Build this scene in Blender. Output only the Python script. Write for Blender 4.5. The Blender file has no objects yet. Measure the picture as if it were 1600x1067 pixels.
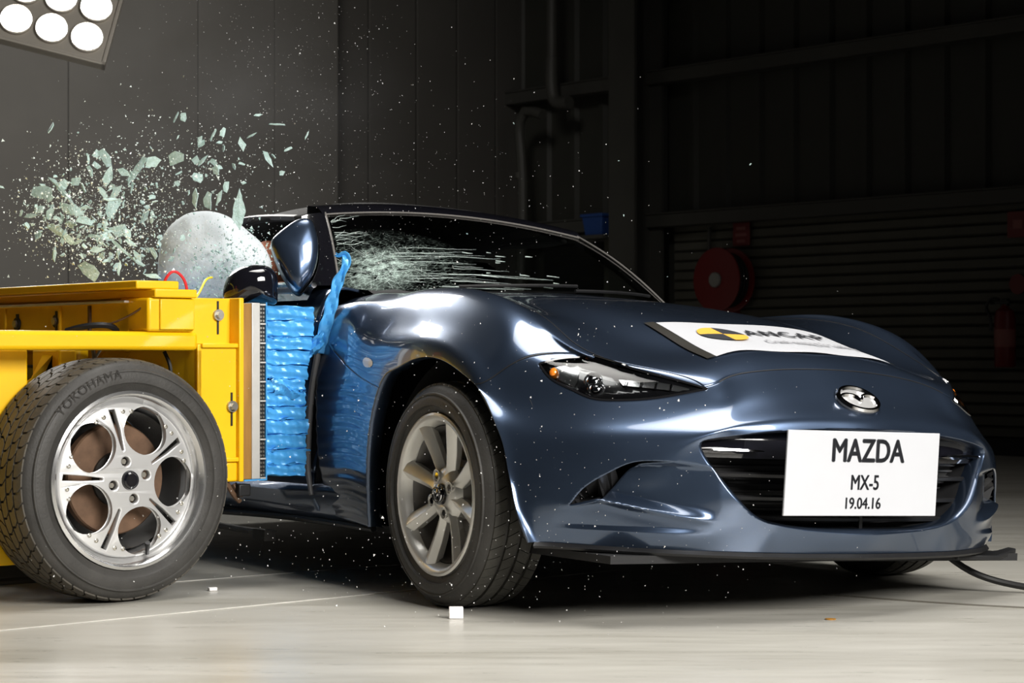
import bpy, bmesh, math, random
import numpy as np
from mathutils import Vector, Matrix, Euler
from mathutils.bvhtree import BVHTree
from mathutils import geometry as MG

SC = bpy.context.scene
COL = SC.collection
PI = math.pi
rnd = random.Random(7)

# ------------------------------------------------------------------ camera, world, lights, exposure
CAMH = .66
cam_d = bpy.data.cameras.new('camera')
cam_d.sensor_width = 36.0
cam_d.lens = 3300 * 36 / 1600
cam_d.clip_start = .1
cam_d.clip_end = 100
cam_d.shift_y = 26.5 / 1600
cam_d.dof.use_dof = True
cam_d.dof.focus_distance = 5.9
cam_d.dof.aperture_fstop = 9
cam = bpy.data.objects.new('camera', cam_d)
cam.location = (0, 0, CAMH)
cam.rotation_euler = (math.radians(90), 0, 0)
COL.objects.link(cam)
SC.camera = cam

world = bpy.data.worlds.new('hall_air')
SC.world = world
world.use_nodes = True
world.node_tree.nodes['Background'].inputs[0].default_value = (.9, .93, 1, 1)
world.node_tree.nodes['Background'].inputs[1].default_value = .006

SC.view_settings.view_transform = 'Standard'
SC.view_settings.look = 'None'
SC.view_settings.gamma = 1
SC.view_settings.use_curve_mapping = False
SC.view_settings.exposure = 0.0


def flood(name, loc, aim, power, size, sizey=None, col=(1, .97, .92), spread=180):
    d = bpy.data.lights.new(name, 'AREA')
    d.energy = power
    d.color = col
    d.size = size
    if sizey:
        d.shape = 'RECTANGLE'
        d.size_y = sizey
    d.spread = math.radians(spread)
    o = bpy.data.objects.new(name, d)
    COL.objects.link(o)
    o.location = loc
    o.rotation_euler = (Vector(aim) - Vector(loc)).to_track_quat('-Z', 'Y').to_euler()
    return o


flood('key_flood', (4.9, -.4, 4.0), (.0, 5.6, .3), 165, 4.5, 3.0, spread=60)
flood('overhead_flood', (.9, 5.5, 6.4), (.3, 4.8, 0), 50, 3.8, 3.2, spread=52)
flood('rear_flood', (-3.4, 11.6, 4.6), (-.4, 6.2, .7), 45, 2.6, 1.8, spread=70)
flood('hall_flood', (-1.5, 10.5, 5.5), (-4.2, 16.0, 1.8), 80, 2.0, 1.0, spread=90)

# ------------------------------------------------------------------ materials


def nodes_of(m):
    m.use_nodes = True
    nt = m.node_tree
    return nt, nt.nodes, nt.links, nt.nodes['Principled BSDF']


def tex_noise(nt, scale, detail=4, rough=.55, stretch=None, coord='Object'):
    tc = nt.nodes.new('ShaderNodeTexCoord')
    mp = nt.nodes.new('ShaderNodeMapping')
    nt.links.new(tc.outputs[coord], mp.inputs[0])
    if stretch:
        mp.inputs['Scale'].default_value = stretch
    n = nt.nodes.new('ShaderNodeTexNoise')
    n.inputs['Scale'].default_value = scale
    n.inputs['Detail'].default_value = detail
    n.inputs['Roughness'].default_value = rough
    nt.links.new(mp.outputs[0], n.inputs['Vector'])
    return n


def ramp(nt, src, stops):
    r = nt.nodes.new('ShaderNodeValToRGB')
    e = r.color_ramp.elements
    while len(e) < len(stops):
        e.new(.5)
    for i, (p, c) in enumerate(stops):
        e[i].position = p
        e[i].color = (c[0], c[1], c[2], 1) if len(c) == 3 else c
    nt.links.new(src, r.inputs[0])
    return r


def mat(name, col, rough=.5, metal=0., coat=0., coat_rough=.05, vary=0., vscale=6., bump=0., bscale=80.,
        stretch=None, emit=None, estr=0., trans=0., ior=1.45, alpha=1., spec=.5, coord='Object'):
    m = bpy.data.materials.new(name)
    nt, N, L, b = nodes_of(m)
    b.inputs['Base Color'].default_value = (*col, 1)
    b.inputs['Roughness'].default_value = rough
    b.inputs['Metallic'].default_value = metal
    b.inputs['Coat Weight'].default_value = coat
    b.inputs['Coat Roughness'].default_value = coat_rough
    b.inputs['Transmission Weight'].default_value = trans
    b.inputs['IOR'].default_value = ior
    b.inputs['Alpha'].default_value = alpha
    b.inputs['Specular IOR Level'].default_value = spec
    if emit:
        b.inputs['Emission Color'].default_value = (*emit, 1)
        b.inputs['Emission Strength'].default_value = estr
    if vary:
        n = tex_noise(nt, vscale, 5, .6, stretch, coord)
        lo = [c * (1 - vary) for c in col]
        hi = [min(1, c * (1 + vary)) for c in col]
        r = ramp(nt, n.outputs[0], [(.3, lo), (.7, hi)])
        L.new(r.outputs[0], b.inputs['Base Color'])
    if bump:
        n2 = tex_noise(nt, bscale, 3, .6, stretch, coord)
        bp = N.new('ShaderNodeBump')
        bp.inputs['Strength'].default_value = bump
        bp.inputs['Distance'].default_value = .01
        L.new(n2.outputs[0], bp.inputs['Height'])
        L.new(bp.outputs[0], b.inputs['Normal'])
    return m


M = {}
M['paint'] = mat('blue_grey_paint', (.064, .094, .155), .29, .85, 1., .05, vary=.06, vscale=900)
M['black_plastic'] = mat('black_plastic', (.012, .012, .013), .45, vary=.2, vscale=20)
M['black_gloss'] = mat('black_gloss', (.006, .006, .009), .08, coat=1.)
M['soft_top'] = mat('black_canvas', (.012, .012, .012), .75, bump=.1, bscale=900)
M['rubber'] = mat('tyre_rubber', (.04, .038, .035), .55, vary=.3, vscale=7, bump=.12, bscale=120)
M['tread'] = mat('tread_rubber', (.062, .055, .044), .65, vary=.35, vscale=9, bump=.15, bscale=200)
M['tread_black'] = mat('tread_rubber_dark', (.042, .04, .034), .62, vary=.35, vscale=14, bump=.15, bscale=200)
M['letters'] = mat('tyre_lettering', (.075, .07, .065), .5)
M['silver'] = mat('silver_wheel_paint', (.62, .62, .62), .32, .55, .6, .1)
M['rim_lip'] = mat('polished_rim_lip', (.70, .70, .70), .2, .9)
M['alloy'] = mat('grey_alloy', (.72, .71, .68), .34, .55, .6, .06)
M['chrome'] = mat('chrome', (.8, .8, .82), .06, 1.)
M['dark_metal'] = mat('dark_metal', (.03, .028, .026), .5, .5, vary=.4, vscale=30)
M['rust'] = mat('rusty_brown_disc', (.13, .075, .045), .55, .4, vary=.4, vscale=12)
M['bolt'] = mat('zinc_bolt', (.42, .40, .35), .35, .9)
M['glass'] = mat('clear_lens', (.9, .93, .95), .02, trans=1., ior=1.2)
M['amber'] = mat('amber_lens', (.8, .22, .02), .15, coat=.6)
M['marker'] = mat('pale_marker_lens', (.8, .72, .62), .15, coat=.8)
M['yellow'] = mat('yellow_frame_paint', (.84, .49, .003), .42, coat=.25, vary=.05, vscale=5, bump=.02, bscale=60)
M['wood'] = mat('varnished_board', (.30, .15, .03), .5, vary=.35, vscale=5, stretch=(4, 4, .6))
M['aluminium'] = mat('pale_aluminium', (.62, .61, .58), .4, .4, vary=.08, vscale=12)
M['foil'] = mat('blue_foil', (.07, .37, .80), .38, .12, .3, .2, vary=.12, vscale=14)
M['foil_dark'] = mat('dark_blue_edge', (.02, .05, .10), .5)
M['white_board'] = mat('white_board', (.50, .51, .54), .5, vary=.02, vscale=3)
M['ink'] = mat('dark_print', (.02, .022, .028), .55)
M['grey_ink'] = mat('pale_grey_print', (.30, .30, .32), .55)
M['gold'] = mat('gold_print', (.78, .42, .05), .5)
M['airbag'] = mat('white_airbag_cloth', (.72, .78, .82), .75, vary=.06, vscale=25, bump=.25, bscale=50, stretch=(1, 1, .25))
M['skin'] = mat('dummy_skin', (.50, .17, .09), .55, vary=.15, vscale=20)
M['dummy_cloth'] = mat('dummy_shirt', (.16, .12, .08), .8)
M['red'] = mat('red_enamel', (.16, .010, .010), .4)
M['red_wire'] = mat('red_wire', (.6, .02, .03), .4)
M['yellow_wire'] = mat('yellow_wire', (.75, .65, .05), .4)
M['cable'] = mat('black_cable', (.008, .008, .008), .5)
M['lamp_body'] = mat('grey_lamp_panel', (.5, .46, .40), .5, .3)
M['trim_grey'] = mat('grey_seal', (.11, .11, .115), .4)
M['tape'] = mat('black_tape', (.02, .018, .014), .4)
M['white_paper'] = mat('white_chip', (.85, .83, .82), .6)
M['barrel'] = mat('shaded_alloy_barrel', (.17, .165, .16), .45, .6)  # same alloy as the spokes, darkened in colour for shade inside the rim
M['disc_hub'] = mat('grey_brake_disc', (.2, .19, .18), .45, .7)
M['interior'] = mat('dark_interior', (.012, .012, .013), .7)
M['dial'] = mat('pale_hub', (.25, .25, .23), .5)
M['bin_blue'] = mat('blue_plastic', (.02, .06, .22), .4)
M['cladding'] = mat('grey_green_cladding', (.036, .036, .030), .55, vary=.12, vscale=1.5)
M['steel'] = mat('grey_steelwork', (.05, .049, .043), .55, vary=.1, vscale=2)
M['door_slat'] = mat('cream_roller_slat', (.085, .082, .066), .6, vary=.1, vscale=3)
M['flat_black'] = mat('dull_black', (.008, .008, .008), .7)
M['panel'] = mat('charcoal_panel', (.06, .056, .050), .7, vary=.08, vscale=1.2)
M['panel2'] = mat('pale_charcoal_panel', (.085, .08, .072), .7, vary=.08, vscale=1.2)
M['ceiling'] = mat('dark_ceiling', (.02, .02, .02), .8)

# floating splinters of safety glass
m = mat('green_splinter_glass', (.62, .90, .79), .25, trans=.25, ior=1.3, vary=.3, vscale=60, bump=.4, bscale=240)
M['shard'] = m
M['crumb'] = mat('white_green_crumb_glass', (.85, .95, .90), .2, spec=.8)
M['dust'] = mat('pale_dust', (.75, .75, .74), .5)


def floor_mat():
    m = bpy.data.materials.new('polished_concrete')
    nt, N, L, b = nodes_of(m)
    n1 = tex_noise(nt, 1.3, 6, .6, (.5, 3.2, 1))
    n2 = tex_noise(nt, 9, 5, .65, (.35, 2.4, 1))
    mx = N.new('ShaderNodeMix')
    mx.inputs[0].default_value = .22
    L.new(n1.outputs[0], mx.inputs[2])
    L.new(n2.outputs[0], mx.inputs[3])
    r = ramp(nt, mx.outputs[0], [(.32, (.36, .345, .30)), (.5, (.47, .455, .41)), (.7, (.55, .535, .49))])
    L.new(r.outputs[0], b.inputs['Base Color'])
    r2 = ramp(nt, n2.outputs[0], [(.3, (.26, .26, .26)), (.7, (.36, .36, .36))])
    L.new(r2.outputs[0], b.inputs['Roughness'])
    bp = N.new('ShaderNodeBump')
    bp.inputs['Strength'].default_value = .03
    L.new(n2.outputs[0], bp.inputs['Height'])
    L.new(bp.outputs[0], b.inputs['Normal'])
    return m


M['floor'] = floor_mat()

# ------------------------------------------------------------------ mesh helpers


class MB:
    def __init__(s):
        s.v = []
        s.f = []

    def add(s, vs, fs, mtx=None):
        o = len(s.v)
        for p in vs:
            s.v.append(tuple(mtx @ Vector(p)) if mtx is not None else tuple(p))
        for f in fs:
            s.f.append(tuple(i + o for i in f))
        return s

    def box(s, a, b, mtx=None):
        (x0, y0, z0), (x1, y1, z1) = a, b
        vs = [(x0, y0, z0), (x1, y0, z0), (x1, y1, z0), (x0, y1, z0), (x0, y0, z1), (x1, y0, z1), (x1, y1, z1), (x0, y1, z1)]
        return s.add(vs, [(3, 2, 1, 0), (4, 5, 6, 7), (0, 1, 5, 4), (1, 2, 6, 5), (2, 3, 7, 6), (3, 0, 4, 7)], mtx)

    def lathe(s, prof, n=64, axis='y', mtx=None, closed=False):
        vs = []
        for r, h in prof:
            for k in range(n):
                a = 2 * PI * k / n
                c, d = r * math.cos(a), r * math.sin(a)
                vs.append((c, h, d) if axis == 'y' else (c, d, h) if axis == 'z' else (h, c, d))
        fs = []
        m = len(prof)
        for i in range(m if closed else m - 1):
            j = (i + 1) % m
            for k in range(n):
                k2 = (k + 1) % n
                fs.append((i * n + k, i * n + k2, j * n + k2, j * n + k))
        return s.add(vs, fs, mtx)

    def cyl(s, p, q, r, n=16, r2=None):
        p, q = Vector(p), Vector(q)
        d = q - p
        m = d.to_track_quat('Z', 'Y').to_matrix().to_4x4()
        m.translation = p
        h = d.length
        r2 = r if r2 is None else r2
        vs = [(r * math.cos(2 * PI * k / n), r * math.sin(2 * PI * k / n), 0) for k in range(n)]
        vs += [(r2 * math.cos(2 * PI * k / n), r2 * math.sin(2 * PI * k / n), h) for k in range(n)]
        fs = [tuple(range(n - 1, -1, -1)), tuple(range(n, 2 * n))]
        fs += [(k, (k + 1) % n, n + (k + 1) % n, n + k) for k in range(n)]
        return s.add(vs, fs, m)

    def tube(s, pts, r, n=8, sub=6):
        P = np.array(pts, float)
        if len(P) > 2 and sub > 1:
            t = np.concatenate([[0], np.cumsum(np.linalg.norm(np.diff(P, axis=0), axis=1))])
            tt = np.linspace(0, t[-1], (len(P) - 1) * sub + 1)
            P = nspline(t, P, tt)
        rs = r if hasattr(r, '__len__') else [r] * len(P)
        if len(rs) != len(P):
            rs = np.interp(np.linspace(0, 1, len(P)), np.linspace(0, 1, len(rs)), rs)
        vs = []
        up = Vector((0, 0, 1))
        for i in range(len(P)):
            d = Vector(P[min(i + 1, len(P) - 1)] - P[max(i - 1, 0)]).normalized()
            if abs(d.dot(up)) > .95:
                up = Vector((1, 0, 0)) if abs(d.x) < .9 else Vector((0, 1, 0))
            a = d.cross(up).normalized()
            b = d.cross(a).normalized()
            up = -b if b.dot(up) < 0 else b
            for k in range(n):
                g = 2 * PI * k / n
                vs.append(tuple(Vector(P[i]) + (a * math.cos(g) + b * math.sin(g)) * rs[i]))
        fs = []
        for i in range(len(P) - 1):
            for k in range(n):
                k2 = (k + 1) % n
                fs.append((i * n + k, i * n + k2, (i + 1) * n + k2, (i + 1) * n + k))
        fs += [tuple(range(n - 1, -1, -1)), tuple((len(P) - 1) * n + k for k in range(n))]
        return s.add(vs, fs)

    def prism(s, poly, h, mtx=None):
        """polygon in local xy, extruded along z by h"""
        n = len(poly)
        vs = [(x, y, 0) for x, y in poly] + [(x, y, h) for x, y in poly]
        fs = [tuple(range(n - 1, -1, -1)), tuple(range(n, 2 * n))] + [(k, (k + 1) % n, n + (k + 1) % n, n + k) for k in range(n)]
        return s.add(vs, fs, mtx)

    def grid(s, G, flip=False, mtx=None):
        a, b = len(G), len(G[0])
        vs = [tuple(p) for row in G for p in row]
        fs = []
        for i in range(a - 1):
            for j in range(b - 1):
                q = (i * b + j, i * b + j + 1, (i + 1) * b + j + 1, (i + 1) * b + j)
                fs.append(q[::-1] if flip else q)
        return s.add(vs, fs, mtx)

    def build(s, name, material, parent=None, smooth=35, bevel=0., seg=2, solid=0., weld=False, normals=True):
        me = bpy.data.meshes.new(name)
        me.from_pydata(s.v, [], s.f)
        if normals or weld:
            bm = bmesh.new()
            bm.from_mesh(me)
            if weld:
                bmesh.ops.remove_doubles(bm, verts=bm.verts, dist=1e-5)
            if normals:
                bmesh.ops.recalc_face_normals(bm, faces=bm.faces)
            bm.to_mesh(me)
            bm.free()
        me.materials.append(material)
        return link(name, me, parent, smooth, bevel, seg, solid)


def link(name, me, parent=None, smooth=35, bevel=0., seg=2, solid=0.):
    if smooth:
        me.polygons.foreach_set('use_smooth', [True] * len(me.polygons))
        me.set_sharp_from_angle(angle=math.radians(smooth))
    o = bpy.data.objects.new(name, me)
    COL.objects.link(o)
    if parent:
        o.parent = parent
    if solid:
        d = o.modifiers.new('solid', 'SOLIDIFY')
        d.thickness = solid
        d.offset = -1
    if bevel:
        d = o.modifiers.new('bevel', 'BEVEL')
        d.width = bevel
        d.segments = seg
        d.limit_method = 'ANGLE'
        d.angle_limit = math.radians(40)
        d.harden_normals = False
    return o


def nspline(t, P, tt):
    n = len(t)
    h = np.diff(t)
    A = np.zeros((n, n))
    B = np.zeros((n,) + P.shape[1:])
    A[0, 0] = A[-1, -1] = 1
    for i in range(1, n - 1):
        A[i, i - 1] = h[i - 1]
        A[i, i] = 2 * (h[i - 1] + h[i])
        A[i, i + 1] = h[i]
        B[i] = 6 * ((P[i + 1] - P[i]) / h[i] - (P[i] - P[i - 1]) / h[i - 1])
    Mm = np.linalg.solve(A, B.reshape(n, -1)).reshape(B.shape)
    k = np.clip(np.searchsorted(t, tt, side='right') - 1, 0, n - 2)
    s = (slice(None),) + (None,) * (P.ndim - 1)
    a = (t[k + 1] - tt)[s]
    b = (tt - t[k])[s]
    hh = h[k][s]
    return Mm[k] * a**3 / (6 * hh) + Mm[k + 1] * b**3 / (6 * hh) + (P[k] / hh - Mm[k] * hh / 6) * a + (P[k + 1] / hh - Mm[k + 1] * hh / 6) * b


def curve_pts(pts, n, closed=False):
    P = np.array(pts, float)
    if closed:
        P = np.concatenate([P[-3:], P, P[:4]])
    t = np.concatenate([[0], np.cumsum(np.linalg.norm(np.diff(P, axis=0), axis=1))])
    if closed:
        tt = np.linspace(t[3], t[3 + len(pts)], n, endpoint=False)
    else:
        tt = np.linspace(0, t[-1], n)
    return nspline(t, P, tt)


def thing(name, label, cat, loc=(0, 0, 0), rz=0., group=None):
    o = bpy.data.objects.new(name, None)
    o.empty_display_size = .1
    COL.objects.link(o)
    o.location = loc
    o.rotation_euler = (0, 0, rz)
    return tag(o, label, cat, group)


def tag(o, label, cat, group=None, kind=None):
    o['label'] = label
    o['category'] = cat
    if group:
        o['group'] = group
    if kind:
        o['kind'] = kind
    return o


def plab(o, label):
    o['label'] = label
    return o


def stuff(o):
    o['kind'] = 'stuff'
    return o


def struct(o, label=None):
    o['kind'] = 'structure'
    if label:
        o['label'] = label
    return o


def text_mesh(body, size, extrude=.001, bold=0., align='CENTER', xs=1., spacing=1.):
    c = bpy.data.curves.new('lettering', 'FONT')
    c.body = body
    c.size = size
    c.extrude = extrude
    c.align_x = align
    c.align_y = 'CENTER'
    c.space_character = spacing
    c.resolution_u = 4
    o = bpy.data.objects.new('lettering', c)
    COL.objects.link(o)
    dg = bpy.context.evaluated_depsgraph_get()
    me = bpy.data.meshes.new_from_object(o.evaluated_get(dg))
    bpy.data.objects.remove(o)
    bpy.data.curves.remove(c)
    for v in me.vertices:
        v.co.x *= xs
    if bold:
        bm = bmesh.new()
        for dx, dy in ((-1, 0), (1, 0), (0, .8), (0, -.8), (0, 0)):
            n0 = len(bm.verts)
            bm.from_mesh(me)
            bm.verts.ensure_lookup_table()
            for v in bm.verts[n0:]:
                v.co.x += dx * bold
                v.co.y += dy * bold
        bm.to_mesh(me)
        bm.free()
    me.materials.clear()
    return me


def flat_curve(splines, depth, bev, res=1):
    """closed outlines (first one outer, the rest holes) as a bevelled plate in local xy"""
    c = bpy.data.curves.new('plate', 'CURVE')
    c.dimensions = '2D'
    c.fill_mode = 'BOTH'
    c.extrude = depth
    c.bevel_depth = bev
    c.bevel_resolution = res
    for pts in splines:
        s = c.splines.new('POLY')
        s.points.add(len(pts) - 1)
        for q, (x, y) in zip(s.points, pts):
            q.co = (x, y, 0, 1)
        s.use_cyclic_u = True
    o = bpy.data.objects.new('plate', c)
    COL.objects.link(o)
    dg = bpy.context.evaluated_depsgraph_get()
    me = bpy.data.meshes.new_from_object(o.evaluated_get(dg))
    bpy.data.objects.remove(o)
    bpy.data.curves.remove(c)
    me.materials.clear()
    return me


def circ(x, y, r, n=24, ry=None, rot=0.):
    ry = r if ry is None else ry
    out = []
    for k in range(n):
        a = 2 * PI * k / n
        u, v = r * math.cos(a), ry * math.sin(a)
        out.append((x + u * math.cos(rot) - v * math.sin(rot), y + u * math.sin(rot) + v * math.cos(rot)))
    return out

# ------------------------------------------------------------------ the hall: floor, walls, background fittings
b = MB()
b.box((-9, -3, -.1), (9, 24, 0))
struct(b.build('floor', M['floor'], smooth=0), 'pale polished concrete floor with streaky sheen')

TD = Vector((math.cos(math.radians(40)), math.sin(math.radians(40)), 0))      # sled track direction
TN = Vector((-TD.y, TD.x, 0))


def strip_on_floor(name, p, q, w, h, m, parent=None):
    p, q = Vector((*p, 0)), Vector((*q, 0))
    d = (q - p).normalized()
    n = Vector((-d.y, d.x, 0)) * w / 2
    bb = MB()
    vs = [p - n, q - n, q + n, p + n]
    vs = [v + Vector((0, 0, .0005)) for v in vs] + [v + Vector((0, 0, h)) for v in vs]
    bb.add(vs, [(3, 2, 1, 0), (4, 5, 6, 7), (0, 1, 5, 4), (1, 2, 6, 5), (2, 3, 7, 6), (3, 0, 4, 7)])
    return bb.build(name, m, parent, smooth=0)


M['joint'] = mat('pale_floor_joint', (.60, .585, .54), .5, vary=.15, vscale=10)
struct(strip_on_floor('trim_1', (-2.29, 4.14), (.35, 6.6), .012, .002, M['joint']), 'pale joint line in the concrete in front of the trolley wheel')
struct(strip_on_floor('trim_2', (-1.30, 5.98), (.2, 7.22), .009, .002, M['joint']), 'pale joint line in the concrete behind the trolley wheel')
M['crackm'] = mat('dark_floor_crack', (.13, .12, .10), .7)
bb = MB()
bb.tube([(.87, 5.90, .001), (1.05, 5.76, .001), (1.2, 5.66, .001), (1.4, 5.56, .001)], .0035, 6)
struct(bb.build('trim_3', M['crackm']), 'thin dark crack in the concrete at the front of the car')
# rail beside the track
bb = MB()
bb.box((-3, 0, 0), (.2, .06, .075))
bb.box((-3, -.07, 0), (.2, .13, .012))
rail = bb.build('track_rail', M['steel'], bevel=.003)
rail.location = (-1.50, 6.22, 0)
rail.rotation_euler = (0, 0, math.radians(40))
tag(rail, 'low grey steel guide rail on the floor behind the trolley tyre', 'rail')
for k in range(6):
    x = -1.6 + k * .34
    o = MB().cyl((x, -.014, .045), (x, .001, .045), .014, 6).build('bolt', M['rust'], rail)
o = MB().cyl((.805, 5.34, .0004), (.805, 5.34, .0022), .014, 14).build('floor_plug', mat('orange_plug', (.42, .19, .02), .6, vary=.4, vscale=60))
tag(o, 'small orange stained plug in the floor in front of the plate', 'plug')

# right-hand wall: runs along WD from far left to near right
WD = Vector((math.sin(math.radians(40)), -math.cos(math.radians(40)), 0))   # coming nearer
W0 = Vector((3.515, 14.5, 0))
WANG = math.atan2(WD.y, WD.x)
wallr = bpy.data.objects.new('wall_right', None)
COL.objects.link(wallr)
wallr.location = W0
wallr.rotation_euler = (0, 0, WANG)
struct(wallr, 'dark ribbed metal wall behind the car')
# local: x along wall (toward camera +), y: away from the wall into the room is -y? (room lies on the -normal side)
NRM = Vector((WD.y, -WD.x, 0))          # points into the room (toward the camera side)
# in local axes the room side is local -y
DT = 1.80                                # underside of the cladding
bb = MB()
bb.box((-7, .05, 0), (6, .15, 8))
bb.build('backing', M['cladding'], wallr, smooth=0)
rib = MB().prism([(-.05, 0), (-.025, -.035), (.025, -.035), (.05, 0)], 5.6, Matrix.Translation((0, .05, DT)))
first = rib.build('rib', M['cladding'], wallr, smooth=0)
first.location = (-5.4, 0, 0)
k = 1
x = -5.4 + .36
while x < 3.2:
    o = bpy.data.objects.new('rib', first.data)
    COL.objects.link(o)
    o.parent = wallr
    o.location = (x, 0, 0)
    x += .36
for z, r in ((2.88, .06), (1.72, .05)):
    bb = MB()
    bb.box((-5.6, -.16, z), (6, -.03, z + .10))
    bb.box((-5.6, -.17, z + .10), (6, .02, z + .115))
    bb.build('girt', M['steel'], wallr, bevel=.004)
# column between the bays
col = MB()
col.box((-3.75, -.42, 0), (-3.45, -.39, 7))
col.box((-3.75, -.12, 0), (-3.45, -.09, 7))
col.box((-3.615, -.39, 0), (-3.585, -.12, 7))
struct(col.build('trim_4', M['steel'], smooth=0), 'grey steel column beside the roller door').matrix_world = Matrix.Translation(W0) @ Matrix.Rotation(WANG, 4, 'Z')
# roller door of many slats below the cladding
door = bpy.data.objects.new('door_1', None)
COL.objects.link(door)
door.location = W0
door.rotation_euler = (0, 0, WANG)
struct(door, 'pale roller door of horizontal slats behind the car')
slat = MB()
slat.add([(-3.4, 0, 0), (5, 0, 0), (5, -.02, .012), (-3.4, -.02, .012), (5, -.02, .065), (-3.4, -.02, .065), (5, 0, .074), (-3.4, 0, .074)],
         [(0, 1, 2, 3), (3, 2, 4, 5), (5, 4, 6, 7)])
s0 = slat.build('slat', M['door_slat'], door, smooth=0)
s0.location = (0, 0, .03)
for k in range(1, 22):
    o = bpy.data.objects.new('slat', s0.data)
    COL.objects.link(o)
    o.parent = door
    o.location = (0, 0, .03 + k * .0785)
o = MB().box((-3.4, -.25, 0), (6, -.02, .11)).build('trim_right', M['flat_black'], smooth=0)  # plain low black strip along the wall foot
o.location = W0
o.rotation_euler = (0, 0, WANG)
struct(o, 'low black strip along the foot of the roller door')
# dark doorway left of the column with a pale jamb
dd = bpy.data.objects.new('door_2', None)
COL.objects.link(dd)
dd.location = W0
dd.rotation_euler = (0, 0, WANG)
struct(dd, 'dark doorway left of the steel column')
MB().box((-5.0, -.03, 0), (-4.25, .04, 1.64)).build('opening', M['flat_black'], dd, smooth=0)
MB().box((-4.2, -.06, 0), (-3.78, .04, 1.70)).build('jamb', M['door_slat'], dd, smooth=0)
MB().box((-5.1, -.06, 1.64), (-4.2, .04, 1.71)).build('lintel', M['steel'], dd, smooth=0)


def on_wall(px, z, off=0.):
    """point on the wall plane from the tangent of the view angle, height z"""
    s = px
    # W0 + t*WD : X/Y = s
    t = (s * W0.y - W0.x) / (WD.x - s * WD.y)
    p = W0 + WD * t + NRM * off
    p.z = z
    return p


WM = Matrix.Rotation(WANG, 4, 'Z')
# downpipe
dp = thing('downpipe', 'grey downpipe with an elbow on the ribbed wall', 'pipe', on_wall(.0315, 0, .30))
dp.rotation_euler = (0, 0, WANG)
MB().tube([(0, 0, 5.5), (0, 0, 4.5), (0, 0, 3.2)], .05, 12, 1).build('pipe', M['steel'], dp)
MB().tube([(0, 0, 3.2), (0, 0, 2.95), (.05, 0, 2.82), (.14, 0, 2.80), (.22, 0, 2.80)], .055, 12, 5).build('elbow', M['steel'], dp)
MB().lathe([(.05, 4.0), (.066, 4.0), (.066, 4.07), (.05, 4.07)], 16, 'z').build('clamp', M['steel'], dp)
lp = thing('conduit_pipe', 'thin grey pipe bending down the ribbed wall below the girt', 'pipe', on_wall(.018, 0, .34))
lp.rotation_euler = (0, 0, WANG)
MB().tube([(.30, 0, 2.72), (.2, 0, 2.75), (.03, 0, 2.75), (0, 0, 2.70), (0, 0, 2.5), (0, 0, 1.2), (0, 0, .3)], .045, 10, 4).build('pipe', M['steel'], lp)
MB().lathe([(.045, 2.2), (.055, 2.2), (.055, 2.25), (.045, 2.25)], 14, 'z').build('clamp', M['steel'], lp)
cp = MB().cyl((0, 0, .1), (0, 0, 1.70), .016, 8).build('thin_conduit', M['steel'])
cp.location = on_wall(.0958, 0, .06)
tag(cp, 'thin upright conduit beside the red sign', 'pipe')

# hose reel
hp = on_wall(.1075, 1.27, .16)
hr = thing('hose_reel', 'round dark red fire hose reel on the roller door wall', 'hose reel', hp)
hr.rotation_euler = (0, 0, WANG)
MB().lathe([(.06, -.10), (.235, -.10), (.25, -.095), (.25, -.085), (.06, -.08)], 48).build('flange', M['red'], hr)
MB().lathe([(.06, .06), (.235, .06), (.25, .065), (.25, .075), (.06, .08)], 48).build('flange', M['red'], hr)
bb = MB()
for k in range(4):
    for j in range(2):
        r = .20 - j * .028
        bb.lathe([(r + .016 * math.cos(a), -.06 + k * .034 + .016 * math.sin(a)) for a in [i * PI / 3 for i in range(6)]], 40, closed=True)
bb.build('hose', M['flat_black'], hr)
MB().lathe([(.0, -.125), (.05, -.125), (.058, -.118), (.058, .1), (0, .1)], 20).build('hub', M['dial'], hr)
MB().box((-.03, .08, -.35), (.03, .16, .1)).build('bracket', M['red'], hr, bevel=.004)

sg = on_wall(.1106, 1.62, .05)
sign = thing('fire_sign', 'small red sign with pale lines above the hose reel', 'sign', sg)
sign.rotation_euler = (0, 0, WANG)
MB().box((-.09, 0, -.08), (.09, .008, .10)).build('plate', M['red'], sign, bevel=.002)
M['dull_print'] = mat('dull_pink_print', (.30, .10, .09), .6)
for i, (w, z) in enumerate(((.05, .055), (.06, .005), (.045, -.045))):
    MB().box((-w, -.003, z - .012), (w, .0, z + .012)).build('text_line', M['dull_print'], sign, smooth=0)
sg = on_wall(.2405, 1.58, .05)
s2 = thing('wall_sign', 'red sign on the wall above the fire extinguisher', 'sign', sg)
s2.rotation_euler = (0, 0, WANG)
MB().box((-.07, 0, -.09), (.09, .008, .09)).build('plate', M['red'], s2, bevel=.002)
MB().box((-.02, -.003, -.03), (.06, 0, .03)).build('symbol', M['dull_print'], s2, smooth=0)
sg = on_wall(.2415, 1.17, .05)
s3 = MB().lathe([(0, 0), (.07, 0), (.07, .01), (0, .01)], 28).build('round_sign', M['red'])
s3.location = sg
s3.rotation_euler = (0, 0, WANG)
tag(s3, 'round red disc on the wall just above the fire extinguisher', 'sign')

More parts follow.
